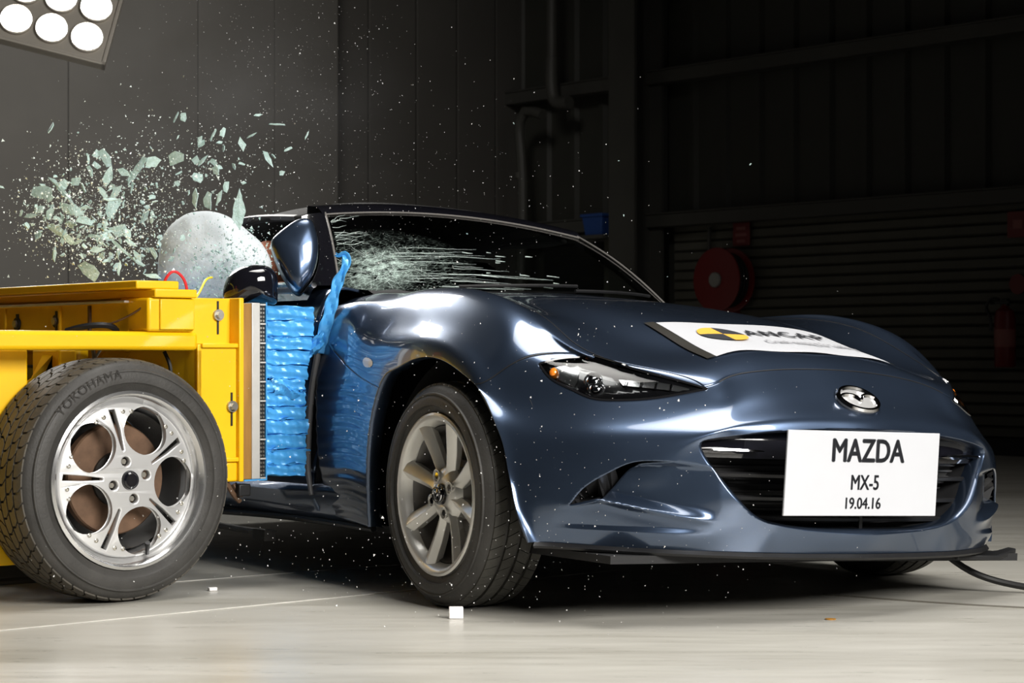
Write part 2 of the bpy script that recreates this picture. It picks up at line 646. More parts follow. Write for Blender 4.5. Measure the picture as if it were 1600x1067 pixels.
ep = on_wall(.2385, .60, .12)
ex = thing('fire_extinguisher', 'dark red fire extinguisher hung on the roller door wall', 'fire extinguisher', ep)
ex.rotation_euler = (0, 0, WANG)
MB().lathe([(0, 0), (.065, 0), (.072, .012), (.072, .34), (.06, .385), (.03, .41), (.022, .43), (0, .43)], 28, 'z').build('cylinder_body', M['red'], ex)
MB().box((-.075, -.02, .435), (.05, .02, .455)).box((-.03, -.018, .42), (.03, .018, .47)).build('handle', M['black_plastic'], ex, bevel=.004)
MB().tube([(-.02, 0, .445), (-.1, -.01, .47), (-.14, -.02, .42), (-.1, -.04, .36), (-.085, -.05, .25)], .011, 8).build('hose', M['black_plastic'], ex)
bb = MB()
bb.lathe([(.0735, .14), (.0735, .26)], 28, 'z')
bb.build('label_band', M['dull_print'], ex)

bp_ = on_wall(.0545, 1.67, .30)
bkt = thing('blue_bin', 'small blue plastic bin on a ledge left of the steel column', 'bin', bp_)
bkt.rotation_euler = (0, 0, WANG)
MB().add([(-.1, -.08, 0), (.1, -.08, 0), (.1, .08, 0), (-.1, .08, 0), (-.12, -.1, .16), (.12, -.1, .16), (.12, .1, .16), (-.12, .1, .16)],
         [(3, 2, 1, 0), (4, 5, 6, 7), (0, 1, 5, 4), (1, 2, 6, 5), (2, 3, 7, 6), (3, 0, 4, 7)]).build('bin_body', M['bin_blue'], bkt, bevel=.006)
MB().box((-.13, -.11, .15), (.13, .11, .175)).build('rim', M['bin_blue'], bkt, bevel=.004)
led = MB().box((-.16, -.12, -.03), (.16, .08, 0)).build('shelf_ledge', M['steel'], smooth=0)
led.location = bp_
led.rotation_euler = (0, 0, WANG)
tag(led, 'dark steel ledge carrying the small blue bin', 'ledge')

# panelled wall on the left, running away to the corner
wl = bpy.data.objects.new('wall_left', None)
COL.objects.link(wl)
wl.location = (.05, 18.6, 0)
wl.rotation_euler = (0, 0, math.radians(40))
struct(wl, 'dark panelled wall at the back left')
xs = [-9.0, -7.2, -5.6, -4.55, -3.45, -2.75, -2.14]
for i in range(len(xs) - 1):
    MB().box((xs[i] + .004, -.30, 0), (xs[i + 1] - .004, -.18, 7)).build('panel', M['panel2'], wl, smooth=0, bevel=.004)
xs = [-2.14, -1.62, -1.12, -.68, -.25, .2]
for i in range(len(xs) - 1):
    MB().box((xs[i] + .008, -.0, 0), (xs[i + 1] - .008, .12, 7)).build('panel', M['panel'], wl, smooth=0, bevel=.006)
MB().box((-10, .14, 0), (1, .2, 7)).build('backing', M['flat_black'], wl, smooth=0)
o = MB().box((-9, -3, 8), (9, 24, 8.1)).build('ceiling', M['ceiling'], smooth=0)
struct(o, 'dark ceiling high above the hall')

# ------------------------------------------------------------------ bank of studio lamps, upper left
M['lamp_glow'] = mat('lamp_glow', (1, 1, 1), .3, emit=(1, .99, .96), estr=40.)
M['lamp_glow_dim'] = mat('lamp_reflector', (.9, .9, .9), .15, .6, emit=(1, .99, .97), estr=2.2)
bank = thing('lamp_bank', 'bank of round white floodlights hanging in the upper left corner', 'floodlight bank')
LD = 10.5
q = LD / 3300
o0 = Vector(((136 - 800) * q, LD, CAMH + (560 - 58) * q))
bu = Vector((53 * q, .05, -6.5 * q))
bv = Vector((18 * q, .06, 48 * q))
bn = bu.cross(bv).normalized()          # faces the camera side if negative y
if bn.y > 0:
    bn = -bn
eu, ev = bu.normalized(), bv.normalized()
LM = Matrix(((eu.x, ev.x, bn.x, o0.x), (eu.y, ev.y, bn.y, o0.y), (eu.z, ev.z, bn.z, o0.z), (0, 0, 0, 1)))
bank.matrix_world = LM
ul, vl = bu.length, bv.length
nu, nv = 8, 6
MB().box((-(nu - .5) * ul - .03, -.11, -.06), (.105, (nv - .5) * vl + .05, -.012)).build('housing', M['lamp_body'], bank, bevel=.01)
bb = MB()
bb.box((-(nu - .5) * ul - .05, -.125, -.065), (.12, -.105, -.0)).box((.10, -.125, -.065), (.12, (nv - .5) * vl + .06, -.0))
bb.build('frame', M['lamp_body'], bank, bevel=.004)
R_ = .076
cup = MB().lathe([(R_, .0), (R_ * .97, -.003), (R_ * .8, -.02), (R_ * .62, -.03), (.0, -.038)], 28, 'z')
ringm = MB().lathe([(R_ * 1.09, -.013), (R_ * 1.09, .006), (R_ * 1.0, .008), (R_ * .99, -.008)], 28, 'z')
bulbm = MB().lathe([(0, .004), (R_ * .6, .001), (R_ * .78, -.008), (R_ * .74, -.018), (0, -.024)], 20, 'z')
first = None
for i in range(nu):
    for j in range(nv):
        loc = (-i * ul + j * .004, j * vl, 0)
        if first is None:
            a1 = ringm.build('lamp', M['lamp_body'], bank)
            a2 = cup.build('reflector', M['lamp_glow_dim'], a1)
            a3 = bulbm.build('bulb', M['lamp_glow'], a1)
            first = (a1, a2, a3)
        else:
            a1 = first[0].copy()
            COL.objects.link(a1)
            for c in first[1:]:
                d = c.copy()
                COL.objects.link(d)
                d.parent = a1
        a1.location = loc
MB().cyl((-3.5 * ul, 2 * vl, -.3), (-3.5 * ul, 2 * vl, -.055), .05, 12).build('bracket', M['dark_metal'], bank)
bb = MB().tube([(-3.5 * ul, 2 * vl, -.28), (-3.5 * ul, 4 * vl, -.35), (-3.5 * ul, 30 * vl, -1.2)], .025, 10, 2)
bb.build('hanger_pole', M['dark_metal'], bank)

# ------------------------------------------------------------------ wheels


def tyre_parts(parent, R, W, rim_r, m_side, m_tread, rows, nblk, gap, slant, sipe=.0065, bulge=.012, gd=.008, wave=0., mid='tyre'):
    """axis along local y, outer face at y = 0 and the body towards +y"""
    b = MB()
    sh = R - .022
    prof = [(rim_r - .004, .018), (rim_r + .006, .006), (rim_r + .02, .002), (rim_r + .35 * (sh - rim_r), -bulge * .5), (rim_r + .6 * (sh - rim_r), -bulge * .6),
            (rim_r + .85 * (sh - rim_r), 0), (sh, .006), (R - .013, .013), (R - gd, .026), (R - gd, W - .026), (R - .013, W - .013), (sh, W - .006),
            (rim_r + .6 * (sh - rim_r), W), (rim_r + .02, W - .002), (rim_r - .004, W - .02)]
    # fine ribs moulded in the wall
    rib = rim_r + .82 * (sh - rim_r)
    prof[5:5] = [(rib - .004, -.004), (rib - .002, -.006), (rib + .002, -.0055), (rib + .004, -.001)]
    b.lathe(prof, 96)
    ty = b.build(mid, m_side, parent, smooth=50)
    # tread blocks
    t = MB()
    span0, span1 = .014, W - .014
    rw = (span1 - span0) / rows
    for r in range(rows):
        y0 = span0 + r * rw + gap / 2
        y1 = span0 + (r + 1) * rw - gap / 2
        edge = r in (0, rows - 1)
        n = nblk if not edge else int(nblk * 1.12)
        for k in range(n):
            a0 = 2 * PI * (k + (.5 if r % 2 else 0)) / n
            a1 = a0 + 2 * PI / n - sipe / R
            sgn = 1 if r < rows / 2 else -1
            sl = slant * sgn
            NY = 3
            lo, hi = [], []
            for j in range(NY):
                f = j / (NY - 1)
                y = y0 + (y1 - y0) * f
                yc = (y - W / 2) / (W / 2)
                Rt = R - .016 * abs(yc)**5
                off = sl * (f - .5) + wave * math.sin(f * PI) * sgn
                for a in (a0 + off, (a0 + a1) / 2 + off, a1 + off):
                    lo.append(((Rt - gd - .002) * math.cos(a), y, (Rt - gd - .002) * math.sin(a)))
                    hi.append((Rt * math.cos(a), y, Rt * math.sin(a)))
            vs = lo + hi
            o = 9
            fs = []
            for j in range(2):
                for i in range(2):
                    q = j * 3 + i
                    fs.append((o + q, o + q + 1, o + q + 4, o + q + 3))
            ring = [0, 1, 2, 5, 8, 7, 6, 3]
            for i in range(8):
                p, q = ring[i], ring[(i + 1) % 8]
                fs.append((p, q, o + q, o + p))
            t.add(vs, fs)
    tr = t.build('tread', m_tread, parent, smooth=30, normals=True)
    stuff(tr)
    return ty


def arc_text(body, size, r0, a_mid, parent, y, m, xs=1., spacing=1.1, deep=.0016):
    me = text_mesh(body, size, deep, .0006, xs=xs, spacing=spacing)
    for v in me.vertices:
        x, h, d = v.co
        a = a_mid - x / r0
        v.co = ((r0 + h) * math.cos(a), y - d, (r0 + h) * math.sin(a))
    return link('sidewall_lettering', me, parent, smooth=0)


def trolley_wheel(parent, loc, rz, spin=0.):
    R, W, rr = .331, .235, .240
    w = bpy.data.objects.new('wheel', None)
    COL.objects.link(w)
    w.parent = parent
    w.location = loc
    w.rotation_euler = (0, spin, rz)
    tyre_parts(w, R, W, rr, M['rubber'], M['tread'], 6, 46, .006, .05, wave=.02)
    o = arc_text('YOKOHAMA', .036, .288, math.radians(119), w, -.0068, M['letters'], spacing=1.12)
    o.data.materials.append(M['letters'])
    b = MB()
    b.lathe([(rr + .002, .014), (rr + .002, .002), (rr - .006, -.002), (rr - .012, .002), (rr - .018, .018), (rr - .024, .030), (rr - .034, .036), (rr - .040, .052),
             (rr - .040, .20), (rr - .016, .21), (rr - .006, .225), (rr - .012, .228), (rr - .05, .205), (rr - .05, .05)], 72)
    b.build('rim_lip', M['rim_lip'], w, smooth=40)
    # disc face: five round windows, five slots, four stud holes
    outer = circ(0, 0, .206, 96)
    holes = []
    for k in range(5):
        a = math.radians(68 + 72 * k)
        pts = []
        for i in range(36):
            t = 2 * PI * i / 36
            u, v = .061 * math.cos(t), .069 * math.sin(t)
            u += .010 * max(0, math.cos(t))**2
            x, y = .138 + u, v
            pts.append((x * math.cos(a) - y * math.sin(a), x * math.sin(a) + y * math.cos(a)))
        holes.append(pts)
        a = math.radians(104 + 72 * k)
        sl = [(.082, -.0065), (.14, -.0105), (.199, -.012), (.201, .012), (.14, .0105), (.082, .0065), (.078, 0)]
        holes.append([(x * math.cos(a) - y * math.sin(a), x * math.sin(a) + y * math.cos(a)) for x, y in sl])
    for k in range(4):
        a = math.radians(14 + 90 * k)
        holes.append(circ(.052 * math.cos(a), .052 * math.sin(a), 0.0168, 18))
    me = flat_curve([outer] + holes, .006, .004, 2)
    for v in me.vertices:
        x, y, z = v.co
        r = math.hypot(x, y)
        d = .026 + .010 * (1 - (r / .2)**2) * -1 + .006 * max(0, (r - .16) / .04)
        v.co = (x, d - z, y)
    me.materials.append(M['silver'])
    fc = link('wheel_face', me, w, smooth=30)
    st0 = None
    for k in range(5):
        for s in (-1, 1):
            for f in (9.5, 17.5):
                a = math.radians(104 + 72 * k + s * f)
                x, z = .186 * math.cos(a), .186 * math.sin(a)
                if st0 is None:
                    st0 = MB().lathe([(.0042, .004), (.0042, -.001), (.0062, -.003), (.0062, -.004), (.0042, -.005), (.0025, -.003), (0, -.0025)], 10).build('rim_stud', M['bolt'], w)
                    st = st0
                else:
                    st = st0.copy()
                    COL.objects.link(st)
                st.location = (x, .0215, z)
    b = MB()
    for k in range(4):
        a = math.radians(14 + 90 * k)
        x, z = .052 * math.cos(a), .052 * math.sin(a)
        MB().cyl((x, .03, z), (x, .018, z), .0078, 6).build('lug_nut', M['bolt'], fc)
    MB().lathe([(0, -.004), (.018, -.004), (.022, .0), (.024, .0), (.026, .004), (.028, .012), (.028, .03)], 28).build('centre_cap', M['black_gloss'], w)
    MB().lathe([(.028, .022), (.034, .019), (.037, .021), (.040, .03)], 28).build('cap_ring', M['silver'], w)
    a = math.radians(-73)
    p = Vector((.212 * math.cos(a), .02, .212 * math.sin(a)))
    MB().cyl(p, p + Vector((-.01, -.018, .024)), .006, 8).cyl(p + Vector((-.01, -.018, .024)), p + Vector((-.013, -.024, .032)), .0075, 8).build('valve', M['black_plastic'], w)
    MB().lathe([(.03, .08), (.148, .08), (.152, .085), (.152, .108), (.03, .112)], 48).build('brake_disc', M['rust'], w)
    MB().lathe([(0, .06), (.065, .06), (.075, .07), (.075, .2), (0, .2)], 24).build('hub', M['dark_metal'], w)
    MB().lathe([(.075, .10), (.10, .10), (.10, .22), (.0, .22)], 24).lathe([(.09, .20), (.185, .206), (.185, .212), (.09, .215)], 40).build('backing_plate', M['dark_metal'], w)
    return w


def car_wheel(parent, loc, rz, spin=0.):
    R, W, rr = .3, .195, .2085
    w = bpy.data.objects.new('road_wheel', None)
    COL.objects.link(w)
    w.parent = parent
    w.location = loc
    w.rotation_euler = (0, spin, rz)
    tyre_parts(w, R, W, rr + .006, M['rubber'], M['tread_black'], 4, 54, .010, .05, gd=.007, bulge=.016, sipe=.0024)
    b = MB()
    b.lathe([(rr + .008, .012), (rr + .008, .002), (rr + .002, -.001), (rr - .006, .001), (rr - .012, .006), (rr - .016, .016), (rr - .022, .028), (rr - .024, .034), (rr - .010, .036)], 72)
    b.build('rim', M['alloy'], w, smooth=40)
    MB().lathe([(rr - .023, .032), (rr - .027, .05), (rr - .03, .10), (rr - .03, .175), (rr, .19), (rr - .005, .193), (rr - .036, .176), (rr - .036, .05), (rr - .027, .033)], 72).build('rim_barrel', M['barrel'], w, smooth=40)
    # eight blade spokes, each with one sharp ridge
    sp = None
    for k in range(8):
        if sp is None:
            S = []
            for r, hw, d, t in ((.040, .016, .022, .03), (.075, .0185, .026, .03), (.12, .0215, .020, .034), (.165, .0245, .011, .036), (.203, .027, .004, .036)):
                S.append([(r, d + t, -hw * .9), (r, d + .017, -hw), (r, d + .007, -hw * .55), (r, d, hw * .25), (r, d + .015, hw), (r, d + t, hw * .9)])
            b = MB()
            n = 6
            vs = [p for s in S for p in s]
            fs = [(i * n + j, i * n + (j + 1) % n, (i + 1) * n + (j + 1) % n, (i + 1) * n + j) for i in range(4) for j in range(n)]
            fs += [tuple(range(n)), tuple(range(4 * n, 5 * n))]
            b.add(vs, fs)
            sp = b.build('spoke', M['alloy'], w, smooth=25, bevel=.0015)
        else:
            sp = sp.copy()
            COL.objects.link(sp)
        sp.rotation_euler = (0, -math.radians(27 + 45 * k), 0)
    b = MB()
    b.lathe([(0, .022), (.03, .022), (.034, .020), (.046, .022), (.068, .032), (.078, .045), (.07, .09), (0, .09)], 40)
    hub = b.build('hub', M['alloy'], w, smooth=40)
    for k in range(4):
        a = math.radians(22 + 90 * k)
        x, z = .052 * math.cos(a), .052 * math.sin(a)
        MB().lathe([(.0165, .019), (.0175, .0165), (.0155, .016), (.013, .024), (.012, .038)], 20, mtx=Matrix.Translation((x, 0, z))).build('lug_seat', M['alloy'], hub)
        MB().cyl((x, .034, z), (x, .018, z), .0095, 6).build('lug_nut', M['chrome'], hub)
    cap = MB().lathe([(0, .009), (.020, .010), (.027, .013), (.029, .018), (.029, .03)], 32).build('centre_cap', M['black_gloss'], w)
    wing_logo(w, .024, lambda x, y: (x, .0085, y), 'cap_emblem')
    MB().lathe([(.06, .085), (.128, .085), (.130, .09), (.130, .108), (.06, .11)], 48).build('brake_disc', M['disc_hub'], w)
    MB().lathe([(0, .09), (.09, .09), (.1, .12), (.14, .14), (.145, .16), (0, .16)], 32).build('dust_shield', M['dark_metal'], w)
    b = MB()
    a0, a1 = 1.2, 2.2
    vs = []
    for i in range(7):
        a = a0 + (a1 - a0) * i / 6
        for r, y in ((.095, .07), (.15, .07), (.15, .125), (.095, .125)):
            vs.append((r * math.cos(a), y, r * math.sin(a)))
    fs = [(i * 4 + j, i * 4 + (j + 1) % 4, (i + 1) * 4 + (j + 1) % 4, (i + 1) * 4 + j) for i in range(6) for j in range(4)] + [(0, 1, 2, 3), (24, 25, 26, 27)]
    b.add(vs, fs)
    b.build('caliper', M['dark_metal'], w, bevel=.004)
    return w


def wing_logo(parent, r, fn, name):
    """oval ring with a winged M inside, bent onto a surface by fn(x, y, lift)"""
    b = MB()
    n = 40
    ring = [(r * 1.0 * math.cos(2 * PI * k / n), r * .78 * math.sin(2 * PI * k / n)) for k in range(n)]
    wing = [(-.95, .12), (-.72, .22), (-.40, .20), (-.12, .02), (0, -.16), (.12, .02), (.40, .20), (.72, .22), (.95, .12)]
    P = curve_pts([(x * r, y * r, 0) for x, y in wing], 33)

    def sweep(pts, wd, closed):
        m = len(pts)
        vs = []
        for i in range(m):
            p, q = pts[(i - 1) % m if closed else max(i - 1, 0)], pts[(i + 1) % m if closed else min(i + 1, m - 1)]
            dx, dy = q[0] - p[0], q[1] - p[1]
            l = math.hypot(dx, dy) or 1
            nx, ny = -dy / l, dx / l
            for s, hgt in ((-1, 0), (-.5, 1), (.5, 1), (1, 0)):
                x, y = pts[i][0] + nx * wd * s, pts[i][1] + ny * wd * s
                f = fn(x, y)
                vs.append(Vector(f) + Vector(fn.up if hasattr(fn, 'up') else (0, -1, 0)) * hgt * r * .10)
        fs = []
        for i in range(m if closed else m - 1):
            j = (i + 1) % m
            for k in range(3):
                fs.append((i * 4 + k, i * 4 + k + 1, j * 4 + k + 1, j * 4 + k))
        b.add(vs, fs)
    sweep(ring, r * .11, True)
    sweep([tuple(p[:2]) for p in P], r * .10, False)
    return b.build(name, M['chrome'], parent, smooth=40)


# ------------------------------------------------------------------ barrier trolley
TA = math.radians(40)
tr = thing('barrier_trolley', 'yellow steel crash trolley pushing a blue crush block into the car door', 'trolley', (-1.03, 5.7, 0), TA)
TM = Matrix.Translation((-1.03, 5.7, 0)) @ Matrix.Rotation(TA, 4, 'Z')
trolley_wheel(tr, (.003, 0, .331), math.radians(2), 0)
YE = M['yellow']
W_ = 1.62     # trolley width (y .1 .. .1 + 1.6)


def tb(name, a, c, bev=.006, m=None):
    return MB().box(a, c).build(name, m or YE, tr, bevel=bev, smooth=30)


tb('side_beam', (-2.0, .10, .682), (.275, .19, .735), .012)
tb('side_beam', (-2.0, 1.5, .682), (.275, 1.6, .735), .012)
# cross beam of two stacked channels, run across the trolley
tb('cross_beam', (.076, .10, .853), (.212, 1.6, .876), .004)
tb('cross_beam', (.126, .085, .829), (.262, 1.6, .853), .004)
tb('cross_web', (.110, .20, .70), (.135, 1.6, .818), .004)
tb('web_ledge', (.095, .20, .816), (.15, 1.6, .823), .002, M['aluminium'])  # pale colour stands in for light on the web's top edge
# stiffeners and slotted bolts on the web
for i, y in enumerate((.42, .60, .95, 1.25)):
    tb('web_stiffener', (.103, y - .006, .70), (.112, y + .006, .812), .001, M['rust'] if i == 0 else YE)
for y, z in ((.62, .77), (.87, .765), (1.2, .765)):
    MB().box((.105, y - .006, z - .06), (.1095, y + .006, z + .03)).build('slot', M['dark_metal'], tr, smooth=0)
    o = MB().cyl((.112, y, z), (.095, y, z), .012, 6).build('bolt', M['bolt'], tr)
    MB().cyl((.111, y, z), (.102, y, z), .019, 16).build('washer', M['dark_metal'], o)
# end post under the cross beam
tb('end_post', (.11, .095, .735), (.26, .26, .829), .008)
tb('end_gusset', (.145, .088, .74), (.255, .096, .826), .003)
# upright head frame
tb('head_plate', (.262, .14, .70), (.405, 1.56, .832), .003)
tb('head_flange', (.404, .09, .308), (.420, 1.6, .833), .003)
tb('upright_web', (.275, .105, .308), (.405, .125, .70), .003)
tb('upright_back', (.275, .105, .308), (.290, .30, .685), .003)
tb('top_rib', (.285, .095, .690), (.405, .15, .703), .003)
tb('foot_rib', (.355, .092, .365), (.405, .16, .378), .003)
tb('foot_block', (.36, .10, .308), (.405, .16, .365), .006)
for x, z in ((.363, .784), (.387, .523)):
    MB().box((x - .003, .1025 if z < .7 else .1375, z - .055), (x + .003, .106 if z < .7 else .1405, z + .04)).build('slot', M['dark_metal'], tr, smooth=0)
    yb = .10 if z < .7 else .135
    o = MB().cyl((x, yb + .008, z), (x, yb - .014, z), .0105, 6).build('bolt', M['bolt'], tr)
    MB().cyl((x, yb + .006, z), (x, yb - .004, z), .0165, 16).build('washer', M['bolt'], o)
# members below the side beam
tb('rear_post', (-.62, .22, .10), (-.19, .42, .685), .006)
tb('axle_post', (-.075, .26, .30), (-.02, .42, .685), .006)
MB().cyl((.004, .34, .25), (.004, .34, .684), .048, 28).build('spring_column', YE, tr)
bb = MB()
bb.add([(-.19, .30, .46), (-.19, .30, .55), (.02, .30, .68), (-.07, .30, .68), (-.19, .36, .46), (-.19, .36, .55), (.02, .36, .68), (-.07, .36, .68)],
       [(0, 1, 2, 3), (7, 6, 5, 4), (0, 4, 5, 1), (1, 5, 6, 2), (2, 6, 7, 3), (3, 7, 4, 0)])
bb.build('diagonal_brace', YE, tr, bevel=.004)
bb = MB()
bb.add([(.08, .5, .55), (.16, .5, .55), (.29, .5, .68), (.20, .5, .68), (.08, .56, .55), (.16, .56, .55), (.29, .56, .68), (.20, .56, .68)],
       [(0, 1, 2, 3), (7, 6, 5, 4), (0, 4, 5, 1), (1, 5, 6, 2), (2, 6, 7, 3), (3, 7, 4, 0)])
bb.build('diagonal_brace', YE, tr, bevel=.004)
tb('inner_rail', (-2.0, 1.2, .58), (.40, 1.28, .68), .006)
tb('floor_pan', (-1.9, .55, .28), (.28, 1.5, .32), .006, M['dark_metal'])
tb('axle_beam', (-.045, .30, .285), (.05, 1.42, .375), .01)
tb('battery_box', (.15, .64, .40), (.30, .95, .64), .01, M['black_plastic'])
MB().cyl((.004, .20, .331), (.004, 1.5, .331), .04, 18).build('axle', M['dark_metal'], tr)
w2 = trolley_wheel(tr, (.003, 1.65, .331), PI)
bb = MB().tube([(.05, .30, .69), (.075, .34, .64), (.06, .33, .58), (.10, .30, .55)], .006, 6)
bb.tube([(.09, .30, .70), (.085, .36, .63), (.11, .33, .56)], .004, 6).build('hydraulic_lines', M['bolt'], tr)
MB().tube([(.235, .22, .68), (.25, .21, .62), (.238, .22, .56), (.25, .2, .50), (.27, .21, .44)], .006, 6).build('cable', M['cable'], tr)
MB().tube([(.02, .35, .742), (.09, .18, .775), (.12, .12, .81)], .003, 6).build('thin_red_line', M['rust'], tr)
MB().tube([(-.02, .32, .737), (.02, .25, .752), (.07, .23, .75), (.1, .25, .737)], .009, 6).build('black_hose', M['black_plastic'], tr)
o = MB().tube([(.262, .14, .845), (.25, .14, .885), (.222, .15, .905), (.205, .16, .885), (.205, .17, .872)], .0042, 8).build('red_wire_loop', M['red_wire'], tr)
plab(o, 'red wire loop standing up from the cross beam')
o = MB().tube([(.30, .16, .83), (.33, .18, .855), (.36, .2, .885), (.40, .23, .895)], .0034, 8).build('yellow_wire', M['yellow_wire'], tr)
plab(o, 'thin yellow wire behind the head plate')
bb = MB().tube([(.41, .13, .30), (.43, .12, .27), (.44, .13, .29)], .009, 8).tube([(.38, .12, .305), (.40, .12, .275), (.43, .13, .25)], .008, 8)
bb.build('red_black_plug', M['rust'], tr)
MB().box((.41, .10, .265), (.45, .14, .30)).build('plug_socket', M['black_plastic'], tr, bevel=.004)
# crush block: board, aluminium plate, honeycomb end cells, blue foil layers
blk = bpy.data.objects.new('crush_block', None)
COL.objects.link(blk)
blk.parent = tr
MB().box((.4205, .10, .313), (.452, 1.60, .818)).build('backing_board', M['wood'], blk, bevel=.002)
MB().box((.452, .098, .313), (.480, 1.60, .820)).build('aluminium_plate', M['aluminium'], blk, bevel=.002)
MB().box((.4805, .104, .315), (.4995, 1.58, .818)).build('cell_core', M['black_plastic'], blk, smooth=0)
MB().box((.4995, .097, .310), (.503, 1.60, .822)).build('foil_skin', M['foil'], blk, smooth=0)
MB().box((.425, .097, .3085), (.503, 1.60, .3125)).build('foil_hem', M['foil'], blk, smooth=0)
for k in range(10):
    z = .3155 + k * .0555
    MB().box((.4805, .0985, z - .0022), (.4995, .125, z + .0022)).build('cell_wall', M['aluminium'], blk, smooth=0)
# perforated edge of each cell
for k in range(9):
    b = MB()
    z0 = .3155 + k * .0555 + .005
    for i in range(4):
        for j in range(2):
            x = .4845 + j * .009
            z = z0 + .004 + i * .0115
            b.cyl((x, .1045, z), (x, .1005, z), .0033, 8)
    b.build('cell_studs', M['bolt'], blk)
zz = [.318, .352, .397, .440, .483, .521, .563, .600, .641, .683, .722, .770, .812]
ra = random.Random(4)
for i in range(12):
    z0, z1 = zz[i], zz[i + 1]
    nx, nv = 26, 9
    L0 = .503
    LE = .667 - [.03, .025, .028, .02, .03, .03, .032, .02, .015, .008, .0, .0][i] + .0
    ph = [ra.random() * 6.28 for _ in range(6)]
    wob = [ra.uniform(-.0022, .0022) for _ in range(4)]
    rows = []
    for a in range(nx + 1):
        f = a / nx
        x = L0 + (LE - L0) * f
        zc = (z0 + z1) / 2 + wob[0] * math.sin(f * 3.1 + ph[0]) + .0012 * math.sin(f * 9 + ph[1])
        h = (z1 - z0) / 2 * (1.0 + .03 * math.sin(f * 13 + ph[2])) + .0006
        ring = []
        for j in range(nv + 1):
            t = j / nv
            ang = -PI / 2 + PI * t
            zl = zc + h * math.sin(ang) * (.97 + .03 * math.sin(f * 21 + ph[3]))
            y = .104 - .007 * math.cos(ang)**.35 + .0022 * math.sin(f * 17 + t * 5 + ph[4]) + .0012 * math.sin(f * 37 + t * 4 + ph[5]) + wob[1] * f \
                + .0030 * math.sin(t * 15 + f * 3 + ph[1])
            ring.append((x, y, zl))
        ring = [(x, 1.58, zc - h)] + ring + [(x, 1.58, zc + h)]
        rows.append(ring)
    b = MB()
    b.grid(rows)
    n = len(rows[0])
    b.f.append(tuple(range(n)))
    b.f.append(tuple(nx * n + q for q in range(n - 1, -1, -1)))
    o = b.build('foil_layer', M['foil'], blk, smooth=60)
# frayed folds of foil between layers and at the crushed edge
for i in range(20):
    z = ra.choice(zz[1:-1]) + ra.uniform(-.006, .006)
    x = ra.choice([ra.uniform(.505, .52), ra.uniform(.52, .64)])
    l = ra.uniform(.012, .035)
    b = MB()
    b.add([(x, .094, z), (x + l * .5, .088 - ra.random() * .006, z + ra.uniform(.003, .007)), (x + l, .095, z + ra.uniform(-.003, .003)), (x + l * .45, .096, z - ra.uniform(.003, .006))],
          [(0, 1, 2), (0, 2, 3)])
    b.build('foil_fold', M['foil'], blk, smooth=0)
# big crumpled bulge in the middle layer
b = MB()
g = []
for a in range(13):
    f = a / 12
    row = []
    for j in range(9):
        t = j / 8
        x = .522 + .09 * f + .006 * math.sin(t * 5)
        z = .548 + .052 * (1 - .35 * f) * t + .008 * math.sin(f * 6)
        y = .0965 - .016 * math.sin(PI * t) * math.sin(PI * f)**.7 + .004 * math.sin(f * 15 + t * 11)
        row.append((x, y, z))
    g.append(row)
b.grid(g)
b.build('crumpled_fold', M['foil'], blk, smooth=25)

# torn foil ribbon curling up past the mirror
P = [(-.565, 6.24, .675), (-.560, 6.235, .715), (-.545, 6.23, .765), (-.535, 6.225, .81), (-.522, 6.22, .855), (-.508, 6.215, .895), (-.492, 6.21, .925), (-.487, 6.21, .950), (-.494, 6.212, .966), (-.510, 6.216, .962), (-.519, 6.22, .965)]
C = curve_pts(P, 60)
b = MB()
g = []
for i, p in enumerate(C):
    f = i / 59
    wd = .020 * (1 - f)**.6 + .008 + .003 * math.sin(f * 31)
    d = C[min(i + 1, 59)] - C[max(i - 1, 0)]
    d = Vector(d).normalized()
    sd = d.cross(Vector((.15, -1, .1))).normalized()
    up = sd.cross(d)
    ro = []
    for s in (-1, -.5, 0, .5, 1):
        ro.append(tuple(Vector(p) + sd * wd * s * .8 + up * (.007 * (s * s) + .003 * math.sin(f * 40 + s * 4))))
    g.append(ro)
b.grid(g)
o = b.build('foil_ribbon', M['foil'], smooth=40, solid=.002)
tag(o, 'torn light blue foil ribbon curling up in front of the windscreen', 'ribbon')
b = MB()
ra2 = random.Random(12)
g = []
for i in range(9):
    ro = []
    for j in range(6):
        f, t = i / 8, j / 5
        ro.append((-.63 + .075 * f + ra2.uniform(-.004, .004), 6.215 - .012 * math.sin(t * 9 + f * 7), .655 + .05 * t + .035 * f * f + ra2.uniform(-.005, .005)))
    g.append(ro)
b.grid(g)
o = b.build('foil_scrap', M['foil'], smooth=20, solid=.002)
tag(o, 'crumpled blue foil scrap at the foot of the curling ribbon', 'scrap')

